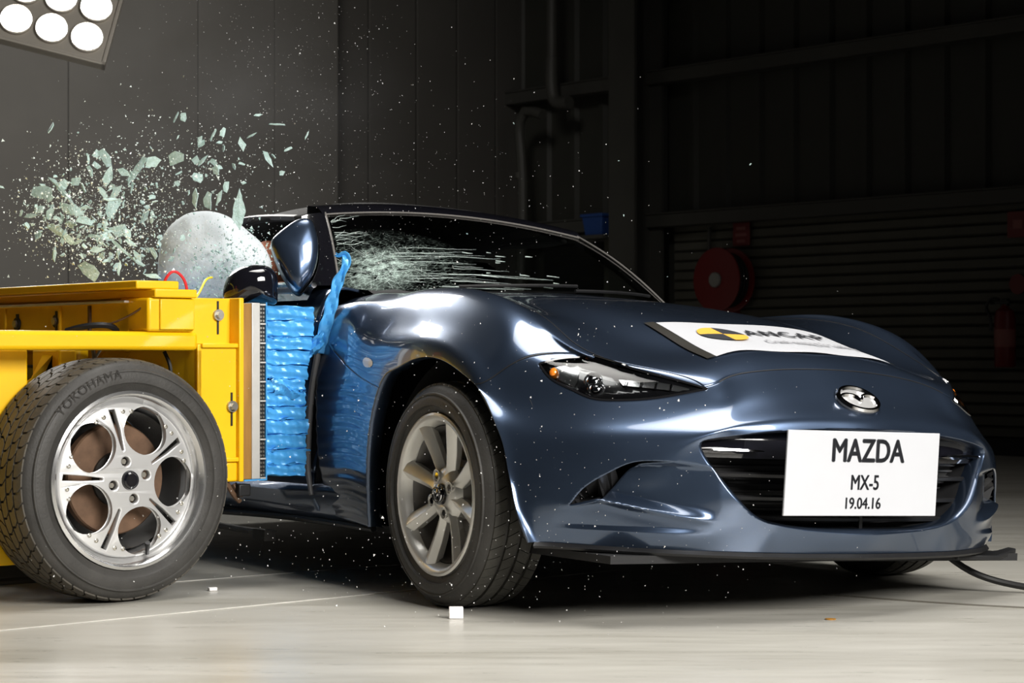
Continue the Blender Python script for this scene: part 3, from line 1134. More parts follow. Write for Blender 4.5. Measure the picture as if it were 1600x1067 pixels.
# ------------------------------------------------------------------ the car
# car frame: x forward, y to the car's left, z up; origin on the floor under the front axle
# rows from cowl forward over the nose and down to the lip; columns centre line -> hood edge -> fender crest -> shoulder -> flare -> arch lip
ROWS=[
[(-.56,0,.858),(-.57,-.2,.853),(-.61,-.38,.842),(-.68,-.53,.828),(-.76,-.625,.815),(-.78,-.69,.812),(-.78,-.76,.785),(-.77,-.805,.71),(-.55,-.835,.60),(-.318,-.853,.540)],
[(-.40,0,.845),(-.40,-.2,.842),(-.42,-.36,.832),(-.44,-.50,.818),(-.46,-.605,.812),(-.46,-.68,.818),(-.45,-.75,.79),(-.44,-.81,.715),(-.34,-.842,.65),(-.236,-.855,.593)],
[(-.18,0,.823),(-.18,-.2,.821),(-.18,-.35,.81),(-.18,-.495,.797),(-.18,-.60,.795),(-.18,-.675,.812),(-.18,-.75,.785),(-.18,-.815,.71),(-.15,-.848,.665),(-.12,-.858,.622)],
[(.03,0,.79),(.03,-.2,.788),(.03,-.35,.777),(.03,-.485,.759),(.035,-.595,.752),(.04,-.68,.769),(.04,-.755,.745),(.03,-.82,.685),(.025,-.848,.655),(.02,-.858,.618)],
[(.22,0,.752),(.22,-.19,.75),(.215,-.33,.735),(.205,-.465,.708),(.195,-.59,.688),(.185,-.685,.702),(.175,-.76,.68),(.155,-.825,.63),(.14,-.85,.60),(.12,-.858,.573)],
[(.43,0,.70),(.43,-.175,.697),(.425,-.30,.683),(.41,-.42,.652),(.385,-.55,.618),(.34,-.655,.632),(.275,-.755,.622),(.225,-.825,.578),(.195,-.85,.552),(.165,-.858,.545)],
[(.61,0,.63),(.61,-.15,.627),(.612,-.27,.617),(.618,-.37,.598),(.62,-.45,.568),(.555,-.58,.545),(.46,-.715,.525),(.32,-.818,.50),(.265,-.845,.49),(.235,-.857,.49)],
[(.69,0,.553),(.688,-.15,.55),(.684,-.28,.54),(.676,-.38,.523),(.662,-.465,.50),(.605,-.60,.475),(.51,-.735,.46),(.385,-.818,.445),(.315,-.845,.44),(.275,-.857,.44)],
[(.75,0,.508),(.747,-.15,.506),(.738,-.28,.499),(.724,-.39,.484),(.697,-.49,.457),(.632,-.62,.425),(.54,-.745,.41),(.41,-.824,.40),(.345,-.845,.395),(.31,-.854,.395)],
[(.765,0,.478),(.76,-.15,.478),(.75,-.28,.470),(.73,-.40,.457),(.688,-.51,.430),(.637,-.625,.37),(.545,-.75,.355),(.425,-.828,.35),(.365,-.845,.345),(.335,-.852,.345)],
[(.775,0,.38),(.77,-.15,.38),(.76,-.27,.375),(.74,-.37,.37),(.708,-.465,.35),(.652,-.60,.31),(.555,-.745,.30),(.435,-.828,.295),(.38,-.843,.295),(.36,-.85,.295)],
[(.775,0,.28),(.77,-.14,.28),(.765,-.25,.28),(.755,-.33,.28),(.735,-.405,.28),(.672,-.57,.25),(.57,-.73,.245),(.445,-.822,.245),(.40,-.838,.245),(.385,-.845,.245)],
[(.765,0,.214),(.762,-.12,.217),(.756,-.22,.222),(.749,-.30,.232),(.738,-.355,.243),(.685,-.54,.205),(.58,-.705,.205),(.45,-.81,.205),(.415,-.83,.205),(.405,-.838,.205)],
[(.735,0,.158),(.733,-.12,.158),(.728,-.22,.158),(.722,-.30,.159),(.712,-.37,.16),(.665,-.53,.162),(.57,-.69,.164),(.45,-.795,.166),(.425,-.815,.166),(.418,-.825,.166)],
]
DOOR=[[(-.70,-.775,.16),(-.55,-.80,.155),(-.40,-.825,.15)],[(-.72,-.815,.29),(-.55,-.828,.275),(-.395,-.838,.26)],[(-.74,-.825,.43),(-.56,-.835,.39),(-.386,-.845,.36)],[(-.755,-.822,.57),(-.56,-.838,.50),(-.362,-.85,.455)]]
K = 24
def grids():
    R=np.array(ROWS,float)
    R[:,1:,1]+=.02
    for r,(dy,dz) in enumerate(((-.01,0),(-.03,.004),(-.04,.012),(-.035,.022),(-.035,.03))): R[r,4]+=np.array([0,dy,dz])
    R[5,4]=(.405,-.59,.634)
    R[6:,0,0]+=.018;R[6:,1,0]+=.010;R[6:,2,0]+=.004
    for r,dz in ((0,.004),(1,.006),(2,.014),(3,.022),(4,.03),(5,.012),(6,.006)):
        R[r,5,2]+=dz;R[r,6,2]+=dz*.8;R[r,4,2]+=dz*.15
    for r in range(6,14):
        R[r,5]+=np.array([-.012,.012,0]);R[r,6]+=np.array([-.025,.022,0]);R[r,7]+=np.array([-.02,.016,0]);R[r,8]+=np.array([-.008,.008,0])
    for r,dx,dz in ((4,.01,.008),(5,.02,.012),(6,.02,.012),(7,.02,.012),(8,.018,.005),(9,.012,.005),(10,.008,.003)): R[r,9]+=np.array([dx,.0,dz]);R[r,8]+=np.array([dx*.5,.0,dz*.6])
    # row params (average chord), shared by all columns
    D=np.array(DOOR,float);D[...,1]+=.02
    ext=np.concatenate([D,R[:,7:10]],0)
    dv=np.linalg.norm(np.diff(ext,axis=0),axis=2).mean(1)
    dv[4:]=np.linalg.norm(np.diff(R,axis=0),axis=2).mean(1)
    tv=np.concatenate([[0],np.cumsum(dv)])
    def dense(t): return np.concatenate([np.linspace(t[i],t[i+1],K,endpoint=False) for i in range(len(t)-1)]+[[t[-1]]])
    V=nspline(tv[4:],R,dense(tv[4:]))
    E=nspline(tv,ext,dense(tv))
    V[:,7:10]=E[4*K:]
    du=np.linalg.norm(np.diff(R,axis=1),axis=2).mean(0); tu=np.concatenate([[0],np.cumsum(du)])
    # mirror about y=0 so the centre line stays smooth
    mir=V[:,1:4][:,::-1]*np.array([1,-1,1]); tm=np.concatenate([-tu[1:4][::-1],tu])
    VV=np.concatenate([mir,V],1).transpose(1,0,2)
    G=nspline(tm,VV,dense(tu)).transpose(1,0,2)
    S=nspline(tu[7:],E[:4*K+1].transpose(1,0,2),dense(tu[7:])).transpose(1,0,2)
    # keep the seam with the main grid closed
    return G,S


PHI = math.radians(2.6)                 # the shell leans away from the blow
th = math.radians(33)
LF = Vector((math.cos(th), math.sin(th), 0))
CARO = Vector((.5, 6.05, 0)) - LF * .02
car = thing('car', 'dark blue-grey soft-top sports car struck in the side by the yellow trolley', 'car', CARO, th - PI / 2)
CM = Matrix.Translation(CARO) @ Matrix.Rotation(th - PI / 2, 4, 'Z') @ Matrix.Rotation(-PHI, 4, 'X')


def body(o):
    """tilt a body part with the shell"""
    o.rotation_euler = (-PHI, 0, 0)
    return o


G, S = grids()
GL = G * np.array([1, -1, 1])
SL = S * np.array([1, -1, 1])

# dents in the near wing behind the wheel
def dent(A):
    x, y, z = A[..., 0], A[..., 1], A[..., 2]
    w = np.clip((-x - .22) / .3, 0, 1) * np.clip((z - .5) / .12, 0, 1)
    A[..., 1] += w * (.006 * np.sin(x * 15 + z * 9) + .0015 * np.sin(x * 29 - z * 19))
    A[..., 2] += w * .004 * np.sin(x * 21 + y * 15) * np.clip((-y - .6) / .1, 0, 1)
    w2 = np.clip((-x - .30) / .25, 0, 1) * np.clip((.62 - z) / .1, 0, 1)
    A[..., 1] += w2 * .0011 * np.sin(z * 170 + 1.2 * np.sin(x * 15) + x * 6)
    return A


G = dent(G)
S = dent(S)

HL = [(.308, -.721, .613), (.335, -.665, .630), (.363, -.626, .636), (.474, -.560, .613), (.563, -.490, .587), (.627, -.424, .564),
      (.599, -.480, .551), (.556, -.549, .535), (.510, -.608, .528), (.455, -.657, .531), (.401, -.684, .552), (.345, -.712, .580)]
SLIT = [(.489, -.740, .262), (.516, -.716, .306), (.557, -.674, .346), (.598, -.626, .376), (.628, -.589, .3815), (.654, -.549, .380),
        (.622, -.601, .373), (.601, -.624, .365), (.572, -.658, .316), (.545, -.690, .281)]


def frame_of(P):
    P = np.array(P, float)
    c = P.mean(0)
    u, s, vt = np.linalg.svd(P - c)
    return c, vt[0], vt[1], vt[2]


def seg_near(p, poly):
    a = np.asarray(poly)
    d = np.roll(a, -1, 0) - a
    t = np.clip(((p - a) * d).sum(1) / np.maximum((d * d).sum(1), 1e-12), 0, 1)
    q = a + d * t[:, None]
    r = np.hypot(p[0] - q[:, 0], p[1] - q[:, 1])
    k = r.argmin()
    return r[k], q[k]


def inside(p, poly):
    a = np.asarray(poly)
    b2 = np.roll(a, 1, 0)
    x, y = p[0], p[1]
    m_ = (a[:, 1] > y) != (b2[:, 1] > y)
    if not m_.any():
        return False
    a, b2 = a[m_], b2[m_]
    return int((x < (b2[:, 0] - a[:, 0]) * (y - a[:, 1]) / (b2[:, 1] - a[:, 1]) + a[:, 0]).sum()) % 2 == 1


def to_param(A, P):
    """grid coordinates (row, column) of points on the surface A"""
    out = []
    ni, nj = A.shape[:2]
    for p in P:
        d = ((A - np.array(p))**2).sum(2)
        i, j = np.unravel_index(d.argmin(), d.shape)
        u, v = float(i), float(j)
        for _ in range(6):
            a, c = min(int(u), ni - 2), min(int(v), nj - 2)
            fu, fv = u - a, v - c
            q = A[a, c] * (1 - fu) * (1 - fv) + A[a + 1, c] * fu * (1 - fv) + A[a, c + 1] * (1 - fu) * fv + A[a + 1, c + 1] * fu * fv
            du = (A[a + 1, c] - A[a, c]) * (1 - fv) + (A[a + 1, c + 1] - A[a, c + 1]) * fv
            dv = (A[a, c + 1] - A[a, c]) * (1 - fu) + (A[a + 1, c + 1] - A[a + 1, c]) * fu
            r = np.array(p) - q
            m_ = np.array([[du @ du, du @ dv], [du @ dv, dv @ dv]]) + np.eye(2) * 1e-9
            s_ = np.linalg.solve(m_, np.array([du @ r, dv @ r]))
            u = min(ni - 1.0, max(0., u + s_[0] * .8))
            v = min(nj - 1.0, max(0., v + s_[1] * .8))
        out.append((u, v))
    return np.array(out)


def bilin(A, u, v):
    a, c = min(int(u), A.shape[0] - 2), min(int(v), A.shape[1] - 2)
    fu, fv = u - a, v - c
    return A[a, c] * (1 - fu) * (1 - fv) + A[a + 1, c] * fu * (1 - fv) + A[a, c + 1] * (1 - fu) * fv + A[a + 1, c + 1] * fu * fv


def cut_block(A, A0, loop, lines, post):
    """remove the area inside the loop from the grid: re-triangulates the block of cells round it.
    returns (cells of the block, triangles as (three points, cell))"""
    i0, i1 = int(loop[:, 0].min()) - 2, int(loop[:, 0].max()) + 3
    j0, j1 = max(0, int(loop[:, 1].min()) - 2), min(A.shape[1] - 1, int(loop[:, 1].max()) + 3)
    i0, i1 = max(0, i0), min(A.shape[0] - 1, i1)
    pts, kind = [], []
    for i in range(i0, i1 + 1):
        for j in range(j0, j1 + 1):
            p = np.array([i, j], float)
            r, _ = seg_near(p, loop)
            border = i in (i0, i1) or j in (j0, j1)
            onl = (i in lines[0]) or (j in lines[1])
            if not border and not onl and (r < .45 or inside(p, loop)):
                continue
            pts.append(Vector(p))
    ed = []
    n0 = len(pts)
    for k, p in enumerate(loop):
        pts.append(Vector(p))
        ed.append((n0 + k, n0 + (k + 1) % len(loop)))
    for li in lines[0]:
        if i0 < li < i1:
            pts += [Vector((li, j0)), Vector((li, j1))]
            ed.append((len(pts) - 2, len(pts) - 1))
    for lj in lines[1]:
        if j0 < lj < j1:
            pts += [Vector((i0, lj)), Vector((i1, lj))]
            ed.append((len(pts) - 2, len(pts) - 1))
    vs, es, fs, *_ = MG.delaunay_2d_cdt(pts, ed, [], 0, 1e-5)
    P3 = []
    for p in vs:
        u, v = p.x, p.y
        if abs(u - round(u)) < 1e-4 and abs(v - round(v)) < 1e-4:
            P3.append(A[int(round(u)), int(round(v))])
        else:
            q = bilin(A0, u, v)
            P3.append(post(q.reshape(1, 1, 3).copy())[0, 0])
    tris = []
    for f in fs:
        c = sum((np.array(vs[k]) for k in f)) / len(f)
        if not inside(c, loop):
            a, b2, d = [np.array(vs[k]) for k in f[:3]]
            cr = (b2[0] - a[0]) * (d[1] - a[1]) - (b2[1] - a[1]) * (d[0] - a[0])
            if abs(cr) < 1e-7:
                continue
            q = [P3[k] for k in f]
            # same winding as (i, j), (i, j+1), (i+1, j+1), (i+1, j)
            tris.append((q[::-1] if cr > 0 else q, (int(c[0]), int(c[1]))))
    return {(i, j) for i in range(i0, i1) for j in range(j0, j1)}, tris


def mirror(P):
    return [(x, -y, z) for x, y, z in P]


# pocket below the intake slit: the skin sinks in towards the slit and rises again at the ridge under it
def pocket(A, s):
    x, y, z = A[..., 0], A[..., 1] * s, A[..., 2]
    zs = np.interp(y, [-.745, -.716, -.674, -.626, -.589, -.549, -.45], [.255, .306, .346, .376, .381, .380, .372])
    zr = np.interp(y, [-.745, -.69, -.61, -.53, -.44], [.262, .281, .263, .247, .236])
    d = np.clip((-.44 - y) / .25, 0, 1) * np.clip((y + .75) / .04, 0, 1)
    inn = np.clip((zs - z) / .010, 0, 1) * np.clip((z - zr) / .026, 0, 1) * (x > .35)
    A[..., 0] -= inn * d * .035
    A[..., 1] += s * inn * d * .022
    ridge = np.exp(-((z - zr) / .014)**2) * np.clip((-.44 - y) / .05, 0, 1) * np.clip((y + .75) / .05, 0, 1) * (x > .35)
    A[..., 0] += ridge * .008
    under = np.clip((zr - z) / .01, 0, 1) * np.clip((z - .205) / .012, 0, 1) * np.clip((-.44 - y) / .2, 0, 1) * (x > .4) * np.clip((y + .76) / .05, 0, 1)
    A[..., 0] -= under * .012
    # soft ridge above the grille, rising into the corner of the lamp
    return A


G0, GL0 = G.copy(), GL.copy()
G = pocket(G, 1)
GL = pocket(GL, -1)
GRILLE = [(.775, 0, .478), (.77, -.13, .477), (.757, -.26, .469), (.735, -.38, .456), (.705, -.465, .441), (.692, -.492, .428), (.694, -.484, .405), (.708, -.445, .35), (.733, -.392, .285),
          (.742, -.340, .246), (.750, -.28, .230), (.757, -.20, .221), (.765, -.10, .216), (.775, 0, .214)]


def dense_loop(P, n):
    """closed outline with its corners kept"""
    P = [np.array(p, float) for p in P]
    out = []
    for i in range(len(P)):
        a, b2 = P[i], P[(i + 1) % len(P)]
        m_ = max(1, int(np.linalg.norm(b2 - a) / n))
        out += [a + (b2 - a) * k / m_ for k in range(m_)]
    return out


def arc_loop(P, corners, step):
    """closed outline, smooth between the listed corners"""
    out = []
    n = len(P)
    cs_ = list(corners)
    for a, b2 in zip(cs_, cs_[1:] + [cs_[0] + n]):
        seq = [P[k % n] for k in range(a, b2 + 1)]
        L_ = sum(np.linalg.norm(np.array(seq[k + 1]) - np.array(seq[k])) for k in range(len(seq) - 1))
        m_ = max(2, int(L_ / step))
        C = curve_pts(seq, m_ + 1) if len(seq) > 2 else np.linspace(seq[0], seq[1], m_ + 1)
        out += [tuple(p) for p in C[:-1]]
    return out


HLs = arc_loop(HL, (0, 5), .008)
SLs = arc_loop(SLIT, (0, 5), .008)
GRs = [tuple(p) for p in curve_pts(GRILLE, 110)]


class Side:
    def __init__(s, A, A0, sg):
        s.A = A
        mir = (lambda P: P) if sg == 1 else mirror
        lines = ([5 * K, 6 * K], [4 * K])
        post = lambda q: pocket(q, sg)
        s.blocks, s.tris = set(), []
        for lp, ln in ((HLs, lines), (SLs, ([], []))):
            b_, t_ = cut_block(A, A0, to_param(A0, mir(lp)), ln, post)
            s.blocks |= b_
            s.tris += t_
        q = to_param(A0, mir(GRs))
        q[0, 1] = q[-1, 1] = 0
        s.grille_edge = [bilin(A, u, v) for u, v in q]
        b_, t_ = cut_block(A, A0, q, ([], []), lambda z: z)
        s.blocks |= b_
        s.tris += t_


SR, SLF = Side(G, G0, 1), Side(GL, GL0, -1)


def cells(r0, r1, u0, u1):
    return [(i, j) for i in range(r0 * K, r1 * K) for j in range(u0 * K, u1 * K)]


def panel(name, parts, m, parent, weld=True, solid=.008):
    """parts: (side or grid array, list of cells, flip)"""
    b = MB()
    for A, cs, flip in parts:
        tri = []
        if isinstance(A, Side):
            own = set(cs)
            tri = [q for q, c in A.tris if c in own]
            cs = [c for c in cs if c not in A.blocks]
            A = A.A
        idx = {}
        vs, fs = [], []
        for i, j in cs:
            q = []
            for a, c in ((i, j), (i, j + 1), (i + 1, j + 1), (i + 1, j)):
                if (a, c) not in idx:
                    idx[(a, c)] = len(vs)
                    vs.append(tuple(A[a, c]))
                q.append(idx[(a, c)])
            fs.append(tuple(q[::-1] if flip else q))
        for q in tri:
            o = len(vs)
            vs += [tuple(p) for p in q]
            f = tuple(range(o, o + len(q)))
            fs.append(f[::-1] if flip else f)
        b.add(vs, fs)
    o = b.build(name, m, parent, smooth=50, weld=weld, normals=False, solid=solid)
    return body(o)


hood_c = cells(0, 6, 0, 4)
panel('hood', [(SR, hood_c, False), (SLF, hood_c, True)], M['paint'], car)
bump_c = cells(6, 13, 0, 4) + cells(5, 13, 4, 9)
panel('front_bumper', [(SR, bump_c, False), (SLF, bump_c, True)], M['paint'], car)
fen_c = cells(0, 5, 4, 9)
fr = panel('front_fender', [(SR, fen_c, False), (S, [(i, j) for i in range(S.shape[0] - 1) for j in range(S.shape[1] - 1)], False)], M['paint'], car)
plab(fr, 'near front fender, dented behind the wheel')
panel('front_fender', [(SLF, fen_c, True), (SL, [(i, j) for i in range(S.shape[0] - 1) for j in range(S.shape[1] - 1)], True)], M['paint'], car)

# BVH of the finished skin, both sides
bvv, bvf = [], []
for A in (G, GL, S, SL):
    o = len(bvv)
    n = A.shape[1]
    bvv += [Vector(p) for p in A.reshape(-1, 3)]
    bvf += [(o + i * n + j, o + i * n + j + 1, o + (i + 1) * n + j + 1, o + (i + 1) * n + j) for i in range(A.shape[0] - 1) for j in range(n - 1)]
SKIN = BVHTree.FromPolygons(bvv, bvf)


def on_skin(p, lift=0.):
    q, n, i, d = SKIN.find_nearest(Vector(p))
    c = Vector((0, 0, .35))
    if n.dot(q - c) < 0:
        n = -n
    return q + n * lift, n


def patch(outline, spacing, lift, skin=True, bulge=0.):
    """fill a closed 3-D outline with a mesh that hugs the skin"""
    c, e1, e2, e3 = frame_of(outline)
    P = np.array(outline)
    poly = np.stack([(P - c) @ e1, (P - c) @ e2], 1)
    # resample border
    bd = []
    for i in range(len(poly)):
        a, b2 = poly[i], poly[(i + 1) % len(poly)]
        n = max(1, int(np.hypot(*(b2 - a)) / spacing))
        bd += [a + (b2 - a) * k / n for k in range(n)]
    pts = [Vector(p) for p in bd]
    nb = len(pts)
    u = poly[:, 0].min()
    while u < poly[:, 0].max():
        v = poly[:, 1].min()
        while v < poly[:, 1].max():
            p = np.array([u, v])
            if inside(p, poly) and seg_near(p, poly)[0] > spacing * .6:
                pts.append(Vector(p))
            v += spacing
        u += spacing
    vs, es, fs, *_ = MG.delaunay_2d_cdt(pts, [(i, (i + 1) % nb) for i in range(nb)], [], 1, 1e-6)
    out = []
    ref = None
    for p in vs:
        q = Vector(c + e1 * p.x + e2 * p.y)
        if skin:
            r, _ = seg_near(np.array([p.x, p.y]), poly)
            q, n = on_skin(q, lift + bulge * min(1, r / .03))
        out.append(q)
    return out, [tuple(f) for f in fs]


def patch_obj(name, outline, m, parent, spacing=.012, lift=.001, bulge=0., solid=0., smooth=50):
    v, f = patch(outline, spacing, lift, True, bulge)
    o = MB().add(v, f).build(name, m, parent, smooth=smooth, solid=solid)
    return o


def skin_ribbon(name, pts, w, m, parent, lift=.0012, n=40, closed=False, thick=.0):
    C = curve_pts(pts, n, closed) if len(pts) > 2 else np.linspace(pts[0], pts[1], n)
    g = []
    m_ = len(C)
    for i in range(m_):
        p, nn = on_skin(C[i], lift)
        d = Vector(C[(i + 1) % m_ if closed else min(i + 1, m_ - 1)] - C[(i - 1) % m_ if closed else max(i - 1, 0)]).normalized()
        s = d.cross(nn).normalized() * w / 2
        g.append([p - s - nn * (lift + thick), p - s, p + s, p + s - nn * (lift + thick)])
    if closed:
        g.append(g[0])
    return MB().grid(g).build(name, m, parent, smooth=60)


# ---- clear covers: see-through with a mirror sheen
def clear_mat(name, tint, f0=.06, rough=.02):
    m_ = bpy.data.materials.new(name)
    m_.use_nodes = True
    nt = m_.node_tree
    nt.nodes.clear()
    out = nt.nodes.new('ShaderNodeOutputMaterial')
    mx = nt.nodes.new('ShaderNodeMixShader')
    tr_ = nt.nodes.new('ShaderNodeBsdfTransparent')
    tr_.inputs[0].default_value = (*tint, 1)
    gl = nt.nodes.new('ShaderNodeBsdfGlossy')
    gl.inputs['Roughness'].default_value = rough
    lw = nt.nodes.new('ShaderNodeFresnel')
    lw.inputs[0].default_value = 1.45
    nt.links.new(lw.outputs[0], mx.inputs[0])
    nt.links.new(tr_.outputs[0], mx.inputs[1])
    nt.links.new(gl.outputs[0], mx.inputs[2])
    nt.links.new(mx.outputs[0], out.inputs[0])
    return m_, nt, mx, out


M['cover'], *_ = clear_mat('clear_cover', (.93, .95, .96))
M['lamp_inner'] = mat('lamp_inner_chrome', (.55, .56, .57), .16, .95)
M['lamp_black'] = mat('lamp_black', (.008, .008, .009), .12, coat=.8)


def headlight(s):
    sg = lambda P: [(x, y * s, z) for x, y, z in P]
    h = body(patch_obj('headlight', sg(HLs), M['cover'], car, .010, .0015, .003))
    # dark bowl behind the cover
    v, f = patch(sg(HLs), .012, -.002)
    c = sum(v, Vector()) / len(v)
    inn = Vector((-.035, -.018 * s, -.004))
    vs = []
    cc, e1, e2, e3 = frame_of(sg(HLs))
    poly = np.stack([(np.array(sg(HLs)) - cc) @ e1, (np.array(sg(HLs)) - cc) @ e2], 1)
    for p in v:
        q = np.array(p) - cc
        r, _ = seg_near(np.array([q @ e1, q @ e2]), poly)
        vs.append(p + inn * min(1, r / .014))
    MB().add(vs, f).build('bowl', M['lamp_black'], h, smooth=40)
    skin_ribbon('gasket', sg(HLs), .0055, M['lamp_black'], h, .0018, 140, True)
    # twin projector rings and lens
    n0 = Vector((.60, -.62 * s, .42)).normalized()
    for (x, y, z, r) in ((.430, -.640, .590, .0245), (.444, -.640, .563, .023)):
        p, _ = on_skin((x, y * s, z), -.016)
        mt = Matrix.Translation(p) @ n0.to_track_quat('Z', 'Y').to_matrix().to_4x4()
        MB().lathe([(r * .78, -.01), (r * .80, .003), (r * .9, .006), (r, .004), (r * 1.02, -.004), (r * 1.02, -.02)], 28, 'z', mt).build('projector_ring', M['lamp_inner'], h)
        MB().lathe([(r * .8, .0), (r * .7, .006), (r * .45, .011), (0, .013)], 24, 'z', mt).build('projector_lens', M['chrome'], h)
    # silver reflector at the outer end with the amber lamp
    ro = [(.328, -.705, .609), (.352, -.672, .622), (.385, -.652, .605), (.398, -.664, .578), (.40, -.676, .56), (.362, -.698, .578)]
    MB().add(*patch(sg(ro), .012, -.009)).build('reflector', M['lamp_inner'], h, smooth=30)
    p, _ = on_skin((.345, -.702 * s, .592), -.006)
    mt = Matrix.Translation(p) @ Matrix.Diagonal((1, 1, 1.15, 1))
    b = MB()
    b.lathe([(0, -.013), (.008, -.010), (.0125, -.003), (.0125, .004), (.008, .011), (0, .014)], 16, 'z', mt)
    plab(b.build('turn_lamp', M['amber'], h), 'amber turn lamp')
    # ribbed chrome blade running inboard
    r2 = [(.470, -.588, .589), (.52, -.540, .588), (.575, -.483, .575), (.612, -.444, .562), (.585, -.487, .560), (.53, -.548, .570), (.487, -.588, .575)]
    MB().add(*patch(sg(r2), .010, -.010)).build('light_blade', M['lamp_inner'], h, smooth=20)
    for t in (.1, .3, .5, .7):
        a = Vector((.478 + .13 * t, (-.592 + .14 * t) * s, .590 - .02 * t))
        p, nn = on_skin(a, -.008)
        q, _ = on_skin(a + Vector((.004, -.006 * s, -.016)), -.008)
        MB().cyl(p, q, .0035, 8).build('blade_rib', M['chrome'], h)
    lo = [(.602, -.474, .5535), (.556, -.545, .5385), (.51, -.602, .5315), (.458, -.652, .5345)]
    skin_ribbon('lower_trim', sg(lo), .004, M['chrome'], h, -.001, 40)
    return h


hr_ = headlight(1)
plab(hr_, 'near headlight with amber lamp at its outer end')
headlight(-1)

# slit pockets, closed behind with black
for s in (1, -1):
    sg = lambda P: [(x, y * s, z) for x, y, z in P]
    v, f = patch(sg(SLs), .012, -.002)
    vs = []
    cc, e1, e2, e3 = frame_of(sg(SLs))
    poly = np.stack([(np.array(sg(SLs)) - cc) @ e1, (np.array(sg(SLs)) - cc) @ e2], 1)
    for p in v:
        q = np.array(p) - cc
        r, _ = seg_near(np.array([q @ e1, q @ e2]), poly)
        vs.append(p + Vector((-.045, .03 * s, 0)) * min(1, r / .006))
    body(MB().add(vs, f).build('intake_slit', M['black_plastic'], car, smooth=40))

# ---- shut lines
def seam(pts, s=1, w=.0035):
    P = [(x, y * s, z) for x, y, z in pts]
    return body(skin_ribbon('shut_line', P, w, M['black_plastic'], car, .0009, 50))


for s in (1, -1):
    A = G if s == 1 else GL
    seam([tuple(A[i, 4 * K] * np.array([1, s, 1])) for i in range(0, 5 * K + 8, 8)], s)
    seam([tuple(A[5 * K, j] * np.array([1, s, 1])) for j in range(6 * K - 12, 9 * K, 8)], s, .003)
seam([tuple(G[6 * K, j]) for j in range(4 * K, -1, -12)][1:] + [tuple(GL[6 * K, j]) for j in range(12, 4 * K + 1, 12)][:-1], 1, .0032)

# ---- wheel arch returns, liners
for s in (1, -1):
    A, B_ = (G, S) if s == 1 else (GL, SL)
    lip = np.concatenate([B_[:-1, -1], A[:, -1]])
    g = []
    for p in lip[::4]:
        p = np.array(p)
        q = p + np.array([0, .012 * s, -.003]) * 1
        cz = np.array([.02, p[1], .26])
        d = (p - cz) / np.linalg.norm(p - cz)
        g.append([tuple(p), tuple(p - d * .004 + np.array([0, .006 * s, 0])), tuple(p - d * .004 + np.array([0, .03 * s, 0])), tuple(p + d * .012 + np.array([0, .05 * s, 0]))])
    body(MB().grid(g).build('arch_lip', M['paint'], car, smooth=50))
    g = []
    for k in range(25):
        a = math.radians(-3 + 187 * k / 24)
        g.append([(.02 + .415 * math.cos(a), y * s, .245 + .415 * math.sin(a) * .97) for y in (-.755, -.6, -.42)])
    body(MB().grid(g).build('arch_liner', M['interior'], car))
    body(MB().box((-.40, -.425 if s == 1 else .415, .17), (.44, -.415 if s == 1 else .425, .62)).build('inner_wing', M['interior'], car, smooth=0))

# ---- grille
b = MB()
edge = [tuple(p) for p in SR.grille_edge]
edge = edge + [(x, -y, z) for x, y, z in edge[::-1][1:-1]]
ec = np.mean(np.array(edge), 0)
g = []
for p in edge + edge[:1]:
    p = np.array(p)
    d = (ec - p) * np.array([0, 1, 1])
    d /= np.linalg.norm(d)
    g.append([tuple(p), tuple(p + d * .007 + np.array([-.004, 0, 0])), tuple(p + d * .012 + np.array([-.016, 0, 0])), tuple(p + d * .013 + np.array([-.05, 0, 0]))])
gr = body(MB().grid(g).build('grille_surround', M['paint'], car, smooth=60))
g2 = [[r_[3], tuple(np.array(r_[3]) + np.array([-.06, 0, 0]) + (ec - np.array(r_[3])) * np.array([0, .06, .06]))] for r_ in g]
gl = body(MB().grid(g2).build('grille', M['black_plastic'], car, smooth=60))
MB().box((.60, -.52, .20), (.612, .52, .47)).build('mesh_backing', M['interior'], gl, smooth=0)
for z, dx in ((.352, 0), (.295, .003), (.245, .0)):
    w_ = .47 - abs(z - .37) * .55 if z < .36 else .46
    b = MB()
    gg = []
    for k in range(21):
        y = -w_ + 2 * w_ * k / 20
        x = .735 - .16 * (y / .5)**2 * .55
        gg.append([(x - .05, y, z + .004), (x - .006, y, z + .0075), (x, y, z + .004), (x - .004, y, z - .004), (x - .05, y, z - .006)])
    b.grid(gg).build('slat', M['black_plastic'], gl, bevel=.0)
# fine mesh between
for k in range(16):
    z = .215 + k * .0155
    MB().box((.613, -.45, z), (.62, .45, z + .005)).build('mesh_bar', M['black_plastic'], gl, smooth=0)
# upper crash bar with bright lower edge
gg = []
for k in range(21):
    y = -.47 + .94 * k / 20
    x = .735 - .16 * (y / .5)**2 * .5
    gg.append([(x - .07, y, .462), (x - .012, y, .458), (x - .004, y, .44), (x - .01, y, .395), (x - .07, y, .39)])
MB().grid(gg).build('crash_bar', M['black_gloss'], gl)
for s in (1, -1):
    g_ = []
    for k in range(11):
        f = k / 10
        y = (-.485 + .17 * f) * s
        x = .706 - .16 * (y / .5)**2 * .5 + .046
        hgt = .006 * math.sin(PI * min(1, f * .95 + .05))**.5
        g_.append([(x - .02, y, .415 + hgt), (x + .004, y, .415 + hgt * .6), (x + .006, y, .413), (x - .02, y, .411 - hgt)])
    MB().grid(g_).build('bright_strip', M['chrome'], gl)
MB().box((.70, .0, .205), (.735, .012, .26)).build('stay', M['black_plastic'], gl, bevel=.002)

